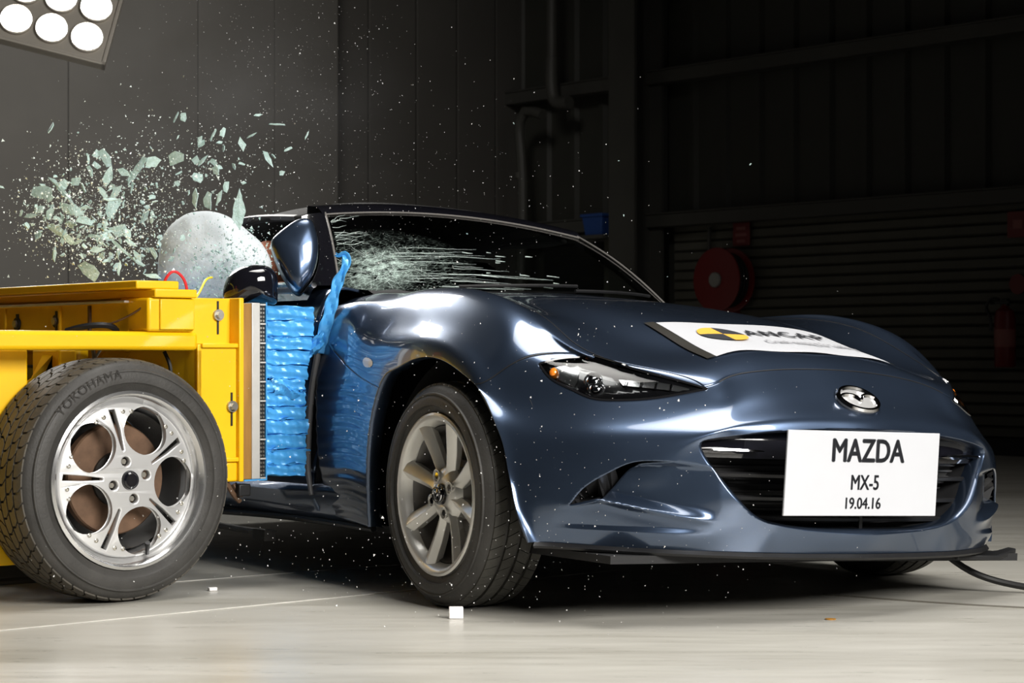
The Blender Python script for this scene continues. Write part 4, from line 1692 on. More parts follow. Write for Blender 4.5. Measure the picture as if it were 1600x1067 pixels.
# ---- nose emblem
e0, en = on_skin((.715, -.002, .551), .001)
up = Vector((-.62, 0, .79))
up = (up - en * up.dot(en)).normalized()
sd = en.cross(up).normalized()
if sd.y < 0:
    sd = -sd
ew = bpy.data.objects.new('nose_emblem', None)
COL.objects.link(ew)
ew.parent = car
body(ew)


def em_fn(x, y):
    return tuple(e0 + sd * x + up * y + en * .004)


em_fn.up = tuple(en)
b = MB()
vs = []
fs = []
NB = 40
for r, l in ((1.06, -.006), (1.06, .003), (.98, .006), (.5, .009), (0.01, .010)):
    for k in range(NB):
        a = 2 * PI * k / NB
        vs.append(e0 + sd * (.060 * r * math.cos(a)) + up * (.048 * r * math.sin(a)) + en * l)
for i in range(4):
    for k in range(NB):
        fs.append((i * NB + k, i * NB + (k + 1) % NB, (i + 1) * NB + (k + 1) % NB, (i + 1) * NB + k))
b.add(vs, fs).build('emblem_plate', M['silver'], ew)
em2 = lambda x, y: tuple(e0 + sd * x + up * y + en * .007)
class _F:
    up = tuple(en)

    def __call__(s, x, y):
        return tuple(e0 + sd * x + up * y + en * (.006 + .004 * (1 - (x * x + y * y) / .0036)))
wing_logo(ew, .061, _F(), 'emblem_wings')

# ---- lower lip, side marker, door seal
g = []
lipc = [G[13 * K, j] for j in range(8 * K, -1, -4)] + [GL[13 * K, j] for j in range(4, 7 * K, 4)]
for p in lipc:
    x, y, z = p
    c = Vector((x, y * .8, 0))
    c.z = 0
    d = c.normalized()
    g.append([(x - d.x * .03, y - d.y * .03, z + .006), (x + d.x * .004, y + d.y * .004, z + .001), (x + d.x * .012, y + d.y * .012, z - .008), (x + d.x * .006, y + d.y * .006, z - .014), (x - d.x * .06, y - d.y * .06, z - .016)])
body(MB().grid(g).build('chin_lip', M['black_plastic'], car, smooth=40))
g = [[(x0, y, .150 - .004 * abs(y)) for y in np.linspace(-.70, .70, 9)] for x0 in (.62, .4, .0, -.6, -1.2, -2.0, -2.9)]
body(MB().grid(g).build('undertray', M['interior'], car, smooth=0, solid=.02))
# loose end of the lip hanging out on the far side
b = MB()
vs = [(.43, .42, .135), (.63, .46, .132), (.64, .60, .128), (.605, .71, .146), (.575, .71, .148), (.58, .60, .128), (.50, .54, .130)]
b.add([(x, y, z) for x, y, z in vs] + [(x, y, z + .014) for x, y, z in vs],
      [tuple(range(6, -1, -1)), tuple(range(7, 14))] + [(k, (k + 1) % 7, 7 + (k + 1) % 7, 7 + k) for k in range(7)])
o = body(b.build('torn_lip', M['black_plastic'], car, bevel=.003))
plab(o, 'torn end of the black chin lip sticking out on the far side')
p0, pn = on_skin((-.412, -.826, .612), 0)
mk = []
for k in range(14):
    a = 2 * PI * k / 14
    mk.append((p0.x + .030 * math.cos(a) * (1.25 if math.cos(a) > 0 else .8), p0.y, p0.z + .014 * math.sin(a) - .004 * math.cos(a)))
o = body(patch_obj('side_marker', mk, M['marker'], car, .008, .001, .005))
plab(o, 'pale side marker lamp on the near fender')
b = MB()
sl = [(-.735, -.800, .735), (-.752, -.803, .64), (-.772, -.806, .54), (-.785, -.806, .40), (-.785, -.803, .30), (-.765, -.798, .22)]
b.tube(sl, [.006, .010, .011, .011, .010, .007], 8)
body(b.build('door_seal', M['trim_grey'], car))
b = MB()
g = [[(x, y, z), (x + .025, y + .012, z), (x + .05, y + .03, z)] for x, y, z in [(a - .02, b2 + .01, c) for a, b2, c in sl]]
b.grid(g)
body(b.build('door_shut_face', M['black_plastic'], car))

# ---- rear half of the shell
ST = [-.775, -1.05, -1.4, -1.75, -2.05, -2.31, -2.6, -2.85, -3.0]
COLS = []
for i, x in enumerate(ST):
    t = i / (len(ST) - 1)
    bulge = math.exp(-((x + 2.31) / .33)**2)
    tail = max(0, (-x - 2.6) / .4)
    yb = .64 + .02 * bulge - .16 * tail
    ys = .785 + .045 * bulge - .16 * tail
    zb = .825 + .03 * bulge - .03 * tail
    COLS.append([(x, -yb, zb), (x, -(yb + ys) / 2 - .02, zb + .004), (x, -ys, zb - .09), (x, -ys - .018, .58), (x, -ys - .004 + .02 * (1 - bulge), .44),
                 (x, -ys - .006 + .012 * (1 - bulge), .30), (x, -ys + .02, .19), (x, -ys + .05, .15)])
A = np.array(COLS)
tv = -np.array(ST)
RS = nspline(tv, A, np.linspace(tv[0], tv[-1], 97))
tu = np.array([0, .09, .2, .34, .48, .62, .74, .79])
RS = nspline(tu, RS.transpose(1, 0, 2), np.linspace(0, .79, 41)).transpose(1, 0, 2)
RSL = RS * np.array([1, -1, 1])
nI, nJ = RS.shape[:2]
arch = set()
for i in range(nI - 1):
    for j in range(nJ - 1):
        c = RS[i:i + 2, j:j + 2].mean((0, 1))
        if math.hypot(c[0] + 2.31, c[2] - .27) < .365:
            arch.add((i, j))
lim = int(nI * .47)
for s, A in ((1, RS), (-1, RSL)):
    dc = [(i, j) for i in range(0, lim) for j in range(0, int(nJ * .80))]
    sc = [(i, j) for i in range(0, lim) for j in range(int(nJ * .80), nJ - 1)]
    rc = [(i, j) for i in range(lim, nI - 1) for j in range(nJ - 1) if (i, j) not in arch]
    panel('door', [(A, dc, s != 1)], M['paint'], car)
    panel('sill', [(A, sc, s != 1)], M['paint'], car)
    panel('rear_quarter', [(A, rc, s != 1)], M['paint'], car)
g = []
for f in np.linspace(-1, 1, 13):
    g.append([(-2.10, .62 * f, .90 + .03 * (1 - f * f)), (-2.4, .64 * f, .89 + .03 * (1 - f * f)), (-2.75, .60 * f, .86 + .03 * (1 - f * f)), (-2.98, .50 * f, .81 + .03 * (1 - f * f)),
              (-3.06, .50 * f, .72), (-3.09, .56 * f, .5), (-3.06, .60 * f, .30), (-3.0, .6 * f, .16)])
body(MB().grid(g).build('boot_lid', M['paint'], car, smooth=50))
# skirt below the near door, seen under the crush block
g = []
for k in range(25):
    x = -.44 - 1.45 * k / 24
    t = k / 24
    g.append([(x, -.772 + .02 * t, .268 - .02 * t), (x, -.792 + .008 * t, .255 - .02 * t), (x, -.800 + .006 * math.sin(t * 9), .232 - .015 * t), (x, -.776 + .010 * math.sin(t * 7), .185), (x, -.757, .152), (x, -.72, .142)])
body(MB().grid(g).build('side_skirt', M['paint'], car, smooth=60))
body(MB().tube([(-.46, -.755, .140), (-.95, -.755, .142), (-1.5, -.745, .128)], .010, 8).build('skirt_edge', M['black_plastic'], car))
b = MB().tube([(-1.05, -.80, .09), (-1.2, -.80, .088), (-1.42, -.80, .09)], .010, 8)
b.box((-1.10, -.82, .065), (-1.02, -.78, .098))
o = body(b.build('hanging_bracket', M['dark_metal'], car))

# ---- cabin: tub, dash, seats, wheel
body(MB().box((-2.1, -.68, .20), (-.6, .68, .24)).box((-2.12, -.66, .2), (-2.06, .66, .84)).box((-.66, -.66, .2), (-.60, .66, .78)).build('cabin_tub', M['interior'], car, smooth=0))
body(MB().box((-.60, -.40, .18), (.60, .40, .50)).build('engine', M['interior'], car, smooth=0))
g = []
for f in np.linspace(-1, 1, 15):
    y = .66 * f
    g.append([(-.62, y, .80), (-.72, y, .835), (-.90, y, .845 + (.02 if -.55 < y < -.15 else 0)), (-.99, y, .80), (-1.0, y, .62), (-.95, y, .5)])
body(MB().grid(g).build('dashboard', M['interior'], car, smooth=50))
b = MB()
b.lathe([(.17 + .014 * math.cos(a), .014 * math.sin(a)) for a in [k * PI / 4 for k in range(8)]], 36, 'z', closed=True,
        mtx=Matrix.Translation((-1.10, -.36, .72)) @ Matrix.Rotation(math.radians(-68), 4, 'Y'))
sw = body(b.build('steering_wheel', M['black_plastic'], car))
MB().cyl((-1.10, -.36, .72), (-.97, -.36, .67), .05, 14).build('steering_hub', M['black_plastic'], sw)
for k in range(3):
    a = math.radians(90 + 120 * k)
    mt = Matrix.Translation((-1.10, -.36, .72)) @ Matrix.Rotation(math.radians(-68), 4, 'Y')
    MB().cyl(mt @ Vector((0, 0, 0)), mt @ Vector((.17 * math.cos(a), .17 * math.sin(a), 0)), .014, 8).build('spoke', M['black_plastic'], sw)
for y in (-.36, .36):
    b = MB()
    g = []
    for f in np.linspace(-1, 1, 9):
        yy = y + .22 * f
        k = .03 * f * f
        g.append([(-1.15, yy, .40 + k), (-1.5, yy, .36 + k), (-1.62, yy, .40 + k), (-1.72 + k, yy, .62), (-1.80 + k, yy * 1, .84), (-1.84 + k * 2, y + .16 * f, .98), (-1.87, y + .12 * f, 1.04), (-1.94, y + .12 * f, 1.0), (-1.9, yy, .5)])
    body(b.grid(g).build('seat', M['interior'], car, smooth=60, solid=.03))

# ---- windscreen with header, pillars, soft top
def ws(u, v):
    """u -1 near .. 1 far, v 0 base .. 1 header"""
    bx, bz = -.585 - .36 * abs(u)**2.2, .858 - .022 * u * u
    by = .665 * u
    tx, tz = -1.345 + .03 * abs(u)**2, 1.148 - .040 * u * u
    ty = .515 * u
    k = .022 * math.sin(PI * v)
    return (bx + (tx - bx) * v, by + (ty - by) * v, bz + (tz - bz) * v + k)


NU, NV = 48, 20
m_, nt, mx, out = clear_mat('tinted_windscreen', (.50, .56, .54))
M['screen'] = m_
# crazed zone: fine cell edges round the point of impact, white where the glass is pulverised
tc = nt.nodes.new('ShaderNodeTexCoord')
vm = nt.nodes.new('ShaderNodeVectorMath')
vm.operation = 'DISTANCE'
hit = ws(-.80, .22)
vm.inputs[1].default_value = hit
nt.links.new(tc.outputs['Object'], vm.inputs[0])
vor = nt.nodes.new('ShaderNodeTexVoronoi')
vor.feature = 'DISTANCE_TO_EDGE'
vor.inputs['Scale'].default_value = 85
mpv = nt.nodes.new('ShaderNodeMapping')
mpv.inputs['Scale'].default_value = (1, .55, 1)
nt.links.new(tc.outputs['Object'], mpv.inputs[0])
nt.links.new(mpv.outputs[0], vor.inputs['Vector'])
noi = tex_noise(nt, 30, 6, .7)
e1_ = ramp(nt, vor.outputs['Distance'], [(.0, (1, 1, 1)), (.09, (.0, .0, .0))])
e2_ = ramp(nt, vm.outputs['Value'], [(.02, (1, 1, 1)), (.11, (.42, .42, .42)), (.30, (0, 0, 0))])
n2_ = ramp(nt, noi.outputs[0], [(.38, (0, 0, 0)), (.62, (1, 1, 1))])
mu = nt.nodes.new('ShaderNodeMath')
mu.operation = 'MULTIPLY'
nt.links.new(e1_.outputs[0], mu.inputs[0])
nt.links.new(n2_.outputs[0], mu.inputs[1])
ad = nt.nodes.new('ShaderNodeMath')
ad.operation = 'MULTIPLY'
nt.links.new(mu.outputs[0], ad.inputs[0])
nt.links.new(e2_.outputs[0], ad.inputs[1])
e3_ = ramp(nt, vm.outputs['Value'], [(.0, (.75, .75, .75)), (.15, (0, 0, 0))])
mu3 = nt.nodes.new('ShaderNodeMath')
mu3.operation = 'MULTIPLY'
nt.links.new(e3_.outputs[0], mu3.inputs[0])
nt.links.new(n2_.outputs[0], mu3.inputs[1])
ad2 = nt.nodes.new('ShaderNodeMath')
ad2.operation = 'ADD'
ad2.use_clamp = True
nt.links.new(ad.outputs[0], ad2.inputs[0])
nt.links.new(mu3.outputs[0], ad2.inputs[1])
df = nt.nodes.new('ShaderNodeBsdfDiffuse')
df.inputs[0].default_value = (.62, .78, .71, 1)
mx2 = nt.nodes.new('ShaderNodeMixShader')
nt.links.new(ad2.outputs[0], mx2.inputs[0])
nt.links.new(mx.outputs[0], mx2.inputs[1])
nt.links.new(df.outputs[0], mx2.inputs[2])
nt.links.new(mx2.outputs[0], out.inputs[0])
g = [[ws(-1 + 2 * i / NU, j / NV) for j in range(NV + 1)] for i in range(NU + 1)]
wsc = body(MB().grid(g).build('windscreen', M['screen'], car, smooth=80))
# long cracks in the glass
M['crack'] = mat('white_crack', (.68, .80, .76), .4)
rc = random.Random(3)
b = MB()


def crack(u, v, du, dv, n, r, jit):
    pts = []
    for k in range(n):
        p = Vector(ws(max(-.985, min(.97, u)), max(.015, min(.98, v))))
        pts.append(tuple(p + Vector((.3, 0, .95)) * .0012))
        u += du * rc.uniform(.6, 1.4)
        v += dv * rc.uniform(.3, 1.5) + rc.uniform(-jit, jit)
    b.tube(pts, [r, r * .9, r * .3], 4, 1)


for k in range(26):                      # running inboard, nearly level
    v0 = rc.uniform(.03, .50) * rc.uniform(.5, 1)
    u0 = -.78 + rc.uniform(-.05, .3)
    crack(u0, v0, rc.uniform(.02, .045), rc.uniform(-.004, .001), rc.randint(5, 15), rc.uniform(.0003, .0007), .006)
for k in range(12):
    crack(rc.uniform(-.45, .0), rc.uniform(.02, .4), rc.uniform(.02, .03), rc.uniform(-.006, .0), rc.randint(2, 4), rc.uniform(.0008, .0014), .004)
for k in range(60):                      # star round the hit
    a = rc.uniform(0, 2 * PI)
    s = rc.uniform(.008, .022)
    crack(-.80 + rc.gauss(0, .07), .22 + rc.gauss(0, .12), s * math.cos(a) * .9, s * math.sin(a) * 1.6, rc.randint(3, 9), rc.uniform(.0003, .0006), .012)
for k in range(12):
    crack(-.95, rc.uniform(.45, .85), rc.uniform(.012, .03), rc.uniform(-.02, .02), rc.randint(4, 9), rc.uniform(.0005, .0009), .02)
stuff(b.build('cracks', M['crack'], wsc, smooth=0))

M['frame_edge'] = mat('dull_glass_edge', (.16, .15, .14), .5)
g = []
for i in range(61):
    u = -1 + 2 * i / 60
    p, q = Vector(ws(u, 1.0)), Vector(ws(u, .975))
    g.append([tuple(q + Vector((0, 0, .002))), tuple(p + Vector((.004, 0, .006))), tuple(p + Vector((-.03, 0, .026))), tuple(p + Vector((-.10, 0, .034))), tuple(p + Vector((-.10, 0, .0)))])
hd = body(MB().grid(g).build('screen_header', M['black_gloss'], car, smooth=50))
for s in (-1, 1):
    g = []
    for j in range(25):
        v = j / 24
        p = Vector(ws(s * 1.0, v))
        q = Vector(ws(s * .97, v))
        o_ = Vector((-.02, s, .1))
        g.append([tuple(q + Vector((0, 0, .003))), tuple(p + o_ * .006 + Vector((0, 0, .004))), tuple(p + o_ * .034 + Vector((-.015, 0, -.004))), tuple(p + o_ * .045 + Vector((-.05, 0, -.012))), tuple(p + o_ * .01 + Vector((-.06, 0, -.02)))])
    body(MB().grid(g).build('pillar', M['black_gloss'], car, smooth=50))
    body(MB().tube([tuple(Vector(ws(s * .972, j / 12)) + Vector((.002, 0, .004))) for j in range(13)], .0035, 6).build('glass_edge', M['frame_edge'], car))
body(MB().tube([tuple(Vector(ws(-.972 + 1.944 * j / 24, .975)) + Vector((.002, 0, .003))) for j in range(25)], .0032, 6).build('glass_edge', M['frame_edge'], car))
# cowl and wipers
g = []
for i in range(41):
    u = -1 + 2 * i / 40
    p = Vector(ws(u, 0))
    g.append([tuple(p + Vector((-.02, 0, .0))), tuple(p + Vector((.03, 0, -.006))), tuple(p + Vector((.06, 0, -.022)))])
body(MB().grid(g).build('cowl', M['black_plastic'], car, smooth=50))
for (u0, u1, v1) in ((-.55, .05, .05), (.0, .62, .06)):
    pts = [tuple(Vector(ws(u0 + (u1 - u0) * k / 8, .012 + v1 * (k / 8))) + Vector((.006, 0, .008))) for k in range(9)]
    body(MB().tube(pts, .0055, 6).build('wiper', M['black_plastic'], car))
# soft top
g = []
for i in range(25):
    f = i / 24
    x = -1.44 - .72 * f
    ro = []
    for j in range(33):
        t = -1 + 2 * j / 32
        zc = 1.183 + .012 * math.sin(PI * min(1, f * 2.2)) - .30 * max(0, f - .30)**1.6
        wd = .53 + .05 * math.sin(PI * min(1, f * 1.6)) + .10 * max(0, f - .5)
        ed = 1.105 - .16 * max(0, f - .55)**1.5
        z = ed + (zc - ed) * (1 - abs(t)**2.6)
        ro.append((x + .02 * t * t * (1 if f < .1 else .6), wd * t, z))
    g.append(ro)
body(MB().grid(g).build('soft_top', M['soft_top'], car, smooth=60, solid=.012))
g = []
for i in range(13):
    f = i / 12
    x = -1.42 - .60 * f
    z = 1.100 + .012 * math.sin(PI * f) - .05 * max(0, f - .6)
    g.append([(x, -.548 - .02 * math.sin(PI * f), z + .010), (x, -.562 - .02 * math.sin(PI * f), z + .003), (x, -.555 - .02 * math.sin(PI * f), z - .010), (x, -.53, z - .012)])
body(MB().grid(g).build('window_rail', M['trim_grey'], car, smooth=50))
g = []
for i in range(9):
    f = i / 8
    g.append([(-2.12 - .03 * f, y * (.60 + .04 * f), .88 + .14 * (1 - f)) for y in np.linspace(-1, 1, 9)])
body(MB().grid(g).build('rear_hood', M['soft_top'], car, smooth=60))

# ---- near door mirror, twisted up on end
MO = [(.023, .11), (.04, .106), (.054, .078), (.061, .05), (.063, .014), (.058, -.028), (.04, -.071), (.023, -.092), (.005, -.109), (-.013, -.099), (-.038, -.064), (-.059, -.021), (-.073, .018), (-.076, .035), (-.062, .057), (-.034, .081), (-.006, .101)]
C2 = curve_pts([(x, y, 0) for x, y in MO], 64, True)
mir = bpy.data.objects.new('door_mirror', None)
COL.objects.link(mir)
mir.parent = car
yaw = -(th - PI / 2)
mir.location = Vector((-.76, -.88 + .042, .93 + .036))
mir.rotation_euler = (math.radians(78), 0, yaw + math.radians(9))
b = MB()
vs, fs = [], []
lay = ((1.0, -.03), (1.0, .0), (.99, .010), (.95, .021), (.84, .030), (.64, .036), (.38, .040), (.08, .0415))
for sc_, h_ in lay:
    for p in C2:
        vs.append((p[0] * sc_ + (1 - sc_) * .004, p[1] * sc_ + (1 - sc_) * .01, h_))
n = len(C2)
for i in range(len(lay) - 1):
    for k in range(n):
        fs.append((i * n + k, i * n + (k + 1) % n, (i + 1) * n + (k + 1) % n, (i + 1) * n + k))
fs.append(tuple((len(lay) - 1) * n + k for k in range(n)))
b.add(vs, fs).build('mirror_cap', M['paint'], mir, smooth=60)
b = MB()
vs, fs = [], []
lay = ((1.02, -.028), (1.03, -.04), (1.0, -.075), (.9, -.085), (.9, -.075))
for sc_, h_ in lay:
    for p in C2:
        vs.append((p[0] * sc_ + .004, p[1] * sc_, h_))
for i in range(len(lay) - 1):
    for k in range(n):
        fs.append((i * n + k, i * n + (k + 1) % n, (i + 1) * n + (k + 1) % n, (i + 1) * n + k))
fs.append(tuple((len(lay) - 1) * n + k for k in range(n)))
b.add(vs, fs).build('mirror_shell', M['black_plastic'], mir, smooth=50)
MB().tube([(.0, -.03, -.06), (.02, -.05, -.12), (.04, -.06, -.2)], .016, 10).build('mirror_stalk', M['black_plastic'], mir)
body(MB().tube([(-.80, -.80, .845), (-.95, -.79, .85), (-1.2, -.775, .852), (-1.7, -.76, .85)], .010, 8).build('waist_seal', M['chrome'], car))
g = [[(-.84 - .9 * f, -.80 + .03 * f, .80), (-.84 - .9 * f, -.775 + .03 * f, .845), (-.84 - .9 * f, -.70, .850), (-.84 - .9 * f, -.64, .83)] for f in np.linspace(0, 1, 10)]
body(MB().grid(g).build('door_top', M['paint'], car, smooth=50))

# ---- wheels on the car
car_wheel(car, (0, -.822, .3), math.radians(-2.5), math.radians(0))
car_wheel(car, (0, .865, .3), PI + math.radians(-2.5), .3)
car_wheel(car, (-2.31, -.825, .3), 0, .5)
car_wheel(car, (-2.31, .825, .3), PI, .8)

# ---- curtain airbag bulging out of the near window
b = MB()
AO = []
g = []
NA = 40
ao = curve_pts([(-.19, -.02, 0), (-.185, .05, 0), (-.14, .13, 0), (-.06, .165, 0), (.03, .15, 0), (.10, .10, 0), (.15, .05, 0), (.175, -.01, 0), (.160, -.08, 0), (.12, -.16, 0), (0, -.19, 0), (-.13, -.17, 0), (-.18, -.10, 0)], NA * 2, True)
lay = [(math.cos(a), .125 * math.sin(a)) for a in np.linspace(-.75, 1.45, 26)]
vs, fs = [], []
n = len(ao)
for li, (sc_, h_) in enumerate(lay):
    for k, p in enumerate(ao):
        w = .0045 * math.sin(k * .63 + p[0] * 20) * sc_**3 + .002 * math.sin(k * 1.3) * sc_**4
        vs.append((p[0] * sc_ * 1.02 + .01 * (1 - sc_), p[1] * sc_, h_ + w))
for i in range(len(lay) - 1):
    for k in range(n):
        fs.append((i * n + k, i * n + (k + 1) % n, (i + 1) * n + (k + 1) % n, (i + 1) * n + k))
fs.append(tuple((len(lay) - 1) * n + k for k in range(n)))
fs.append(tuple(range(n - 1, -1, -1)))
ab = b.add(vs, fs).build('airbag', M['airbag'], car, smooth=80)
ab.location = (-1.455, -.77, .972)
ab.rotation_euler = (math.radians(90), 0, yaw + math.radians(-8))
plab(ab, 'white airbag bulging out of the broken near window')

# ------------------------------------------------------------------ crash dummy at the wheel
dm = thing('crash_test_dummy', 'orange-faced crash test dummy in the driver seat behind the mirror', 'dummy', CM @ Vector((-1.62, -.46, .275)), th - PI / 2)
me = bpy.data.meshes.new('dummy_body')
J = [(0, 0, 0), (-.03, 0, .2), (-.05, 0, .36), (-.04, 0, .45), (-.02, 0, .52), (-.05, -.17, .38), (.08, -.20, .20), (.30, -.12, .28), (-.05, .17, .38), (.08, .20, .20), (.30, .12, .28),
     (.05, -.10, -.01), (.42, -.13, .06), (.55, -.12, -.14), (.05, .10, -.01), (.42, .13, .06), (.55, .12, -.14)]
E_ = [(0, 1), (1, 2), (2, 3), (3, 4), (2, 5), (5, 6), (6, 7), (2, 8), (8, 9), (9, 10), (0, 11), (11, 12), (12, 13), (0, 14), (14, 15), (15, 16)]
RR = [.13, .12, .12, .06, .06, .07, .05, .04, .07, .05, .04, .10, .07, .05, .10, .07, .05]
me.from_pydata(J, E_, [])
o = bpy.data.objects.new('dummy_body', me)
COL.objects.link(o)
md = o.modifiers.new('skin', 'SKIN')
for i, r in enumerate(RR):
    me.skin_vertices[0].data[i].radius = (r, r)
me.skin_vertices[0].data[0].use_root = True
ss = o.modifiers.new('sub', 'SUBSURF')
ss.levels = ss.render_levels = 2
me.materials.append(M['dummy_cloth'])
o.parent = dm
# head with nose, brow, chin, ears
hd_ = bmesh.new()
bmesh.ops.create_uvsphere(hd_, u_segments=28, v_segments=20, radius=1)
for v in hd_.verts:
    x, y, z = v.co
    w = .075 * (1 - .16 * max(0, -z)**1.5)
    X, Y, Z_ = x * .098, y * w, z * .122
    if x > 0:
        X += .020 * math.exp(-((y / .16)**2 + ((z + .12) / .22)**2))       # nose
        X += .006 * math.exp(-((y / .3)**2 + ((z + .75) / .18)**2))        # chin
        X -= .010 * math.exp(-(((abs(y) - .38) / .16)**2 + ((z - .1) / .14)**2))  # eye sockets
        X -= .004 * math.exp(-((y / .28)**2 + ((z + .46) / .05)**2))       # mouth line
    if abs(y) > .85:
        Y += math.copysign(.012, y) * math.exp(-((x + .05) / .16)**2 - (z / .25)**2)
    v.co = (X, Y, Z_)
me = bpy.data.meshes.new('head')
hd_.to_mesh(me)
hd_.free()
me.materials.append(M['skin'])
o = link('head', me, dm, smooth=80)
o.location = (.0, -.06, .64)
o.rotation_euler = (0, 0, math.radians(-18))
for s in (-1, 1):
    MB().lathe([(0, -.011), (.008, -.008), (.011, 0), (.008, .008), (0, .011)], 12, 'z', Matrix.Translation((.082, .029 * s, .012))).build('eye', M['ink'], o)

# black mirror housing knocked back over the block
P = curve_pts([(-.078, -.05, 0), (-.08, -.01, 0), (-.065, .025, 0), (-.03, .050, 0), (.02, .057, 0), (.055, .050, 0), (.075, .025, 0), (.078, -.02, 0), (.076, -.052, 0), (.0, -.054, 0)], 56, True)
b = MB()
vs, fs = [], []
lay = ((.90, -.075), (.97, -.06), (1.0, -.02), (1.0, .0), (.97, .018), (.88, .036), (.7, .052), (.45, .062), (.15, .066))
for sc_, h_ in lay:
    for p in P:
        vs.append((p[0] * sc_, p[1] * sc_, h_))
n = len(P)
for i in range(len(lay) - 1):
    for k in range(n):
        fs.append((i * n + k, i * n + (k + 1) % n, (i + 1) * n + (k + 1) % n, (i + 1) * n + k))
fs += [tuple((len(lay) - 1) * n + k for k in range(n)), tuple(range(n - 1, -1, -1))]
bh = b.add(vs, fs).build('mirror_housing', M['black_gloss'], smooth=60)
bh.location = TM @ Vector((.515, .20, .877))
bh.rotation_euler = (math.radians(90), 0, math.radians(8))
tag(bh, 'glossy black mirror housing lying on top of the crush block', 'mirror housing')
b = MB().lathe([(.0, 0), (.03, 0), (.034, .006), (.034, .02)], 20, 'z', Matrix.Translation((.01, -.01, -.095)))
b.build('pivot', M['black_plastic'], bh)

# ------------------------------------------------------------------ name board on the nose, sticker on the hood
bd = thing('name_board', 'white board with printed name and date over the grille', 'sign board', (0, 0, 0))
bd.matrix_world = CM
TLc, TRc, BRc, BLc = Vector((.818, -.318, .471)), Vector((.815, .196, .475)), Vector((.812, .192, .261)), Vector((.815, -.323, .259))
ex_ = ((TRc - TLc) + (BRc - BLc)).normalized()
ey_ = ((TLc - BLc) + (TRc - BRc)).normalized()
ez_ = ex_.cross(ey_).normalized()
bc = (TLc + TRc + BRc + BLc) / 4
BM = Matrix(((ex_.x, ey_.x, ez_.x, bc.x), (ex_.y, ey_.y, ez_.y, bc.y), (ex_.z, ey_.z, ez_.z, bc.z), (0, 0, 0, 1)))
iv = BM.inverted()
cs = [iv @ p for p in (BLc, BRc, TRc, TLc)]
MB().prism([(p.x, p.y) for p in cs], .006, BM @ Matrix.Translation((0, 0, -.006))).build('board', M['white_board'], bd, bevel=.0015)
wd, ht = cs[1].x - cs[0].x, cs[3].y - cs[0].y
for txt, size, xs, x, y, bold in (('MAZDA', .082, .86, .010, .055, .0022), ('MX-5', .053, .80, .005, -.024, .0009), ('19.04.16', .040, .92, .000, -.076, .0007)):
    me = text_mesh(txt, size, .0006, bold, xs=xs)
    me.transform(BM @ Matrix.Translation((x, y, .0006)))
    me.materials.append(M['ink'])
    link('lettering', me, bd, smooth=0)

st = thing('hood_sticker', 'white sticker with a yellow and black disc across the hood', 'sticker', (0, 0, 0))
st.matrix_world = CM


def hood_pt(a, b):
    """a across (0 near .. 1 far), b along (0 rear .. 1 front)"""
    r0, r1 = Vector((.212, -.283, .745)), Vector((.225, .300, .745))
    f0, f1 = Vector((.524, -.318, .652)), Vector((.548, .262, .655))
    p = (r0 * (1 - a) + r1 * a) * (1 - b) + (f0 * (1 - a) + f1 * a) * b
    p.x += .016 * math.sin(a * PI * 2) * (1 - b) - .008 * math.sin(a * PI * 3) * b
    return p


g = [[on_skin(hood_pt(i / 30, j / 12), .0035 + .002 * math.sin(i * .5) * (j / 12))[0] for j in range(13)] for i in range(31)]
MB().grid(g).build('sheet', M['white_board'], st, smooth=80)
for a0, a1, b0, b1 in ((-.055, -.005, -.02, 1.0), (1.005, 1.035, .0, 1.0)):
    g = [[on_skin(hood_pt(a0 + (a1 - a0) * i / 4, b0 + (b1 - b0) * j / 16), .0042)[0] for j in range(17)] for i in range(5)]
    MB().grid(g).build('tape', M['tape'], st, smooth=80)
SW = .585
SH = .325


def stick(u, v, lift=.0052):
    """metres across and up on the sticker"""
    p, n = on_skin(hood_pt(u / SW, 1 - v / SH), lift + .002)
    return p


cx, cy, cr = .125, .175, .072
for q in range(4):
    vs = [stick(cx, cy)]
    for rr in (.33, .66, 1.0):
        for k in range(11):
            a = PI / 2 * q + PI / 2 * k / 10
            vs.append(stick(cx + cr * rr * math.cos(a), cy + cr * rr * math.sin(a)))
    fs = [(0, 1 + k, 2 + k) for k in range(10)]
    for i in range(2):
        fs += [(1 + i * 11 + k, 1 + (i + 1) * 11 + k, 2 + (i + 1) * 11 + k, 2 + i * 11 + k) for k in range(10)]
    MB().add(vs, fs).build('disc_quarter', M['gold'] if q in (1, 3) else M['ink'], st, smooth=80)


def on_sticker(me, u0, v0):
    bm = bmesh.new()
    bm.from_mesh(me)
    bmesh.ops.triangulate(bm, faces=bm.faces)
    bmesh.ops.subdivide_edges(bm, edges=[e for e in bm.edges if e.calc_length() > .02], cuts=2)
    for v in bm.verts:
        v.co = stick(u0 + v.co.x, v0 + v.co.y, .0052 + .0004 * (v.co.z > 0))
    bm.to_mesh(me)
    bm.free()
    return me


me = on_sticker(text_mesh('ANCAP', .078, .0, .0028, align='LEFT', xs=.98, spacing=1.26), .215, .205)
me.materials.append(M['ink'])
link('lettering', me, st, smooth=0)
me = on_sticker(text_mesh('Crash testing for safety', .052, .0, .001, align='LEFT', xs=.66), .225, .105)
me.materials.append(M['grey_ink'])
link('lettering', me, st, smooth=0)

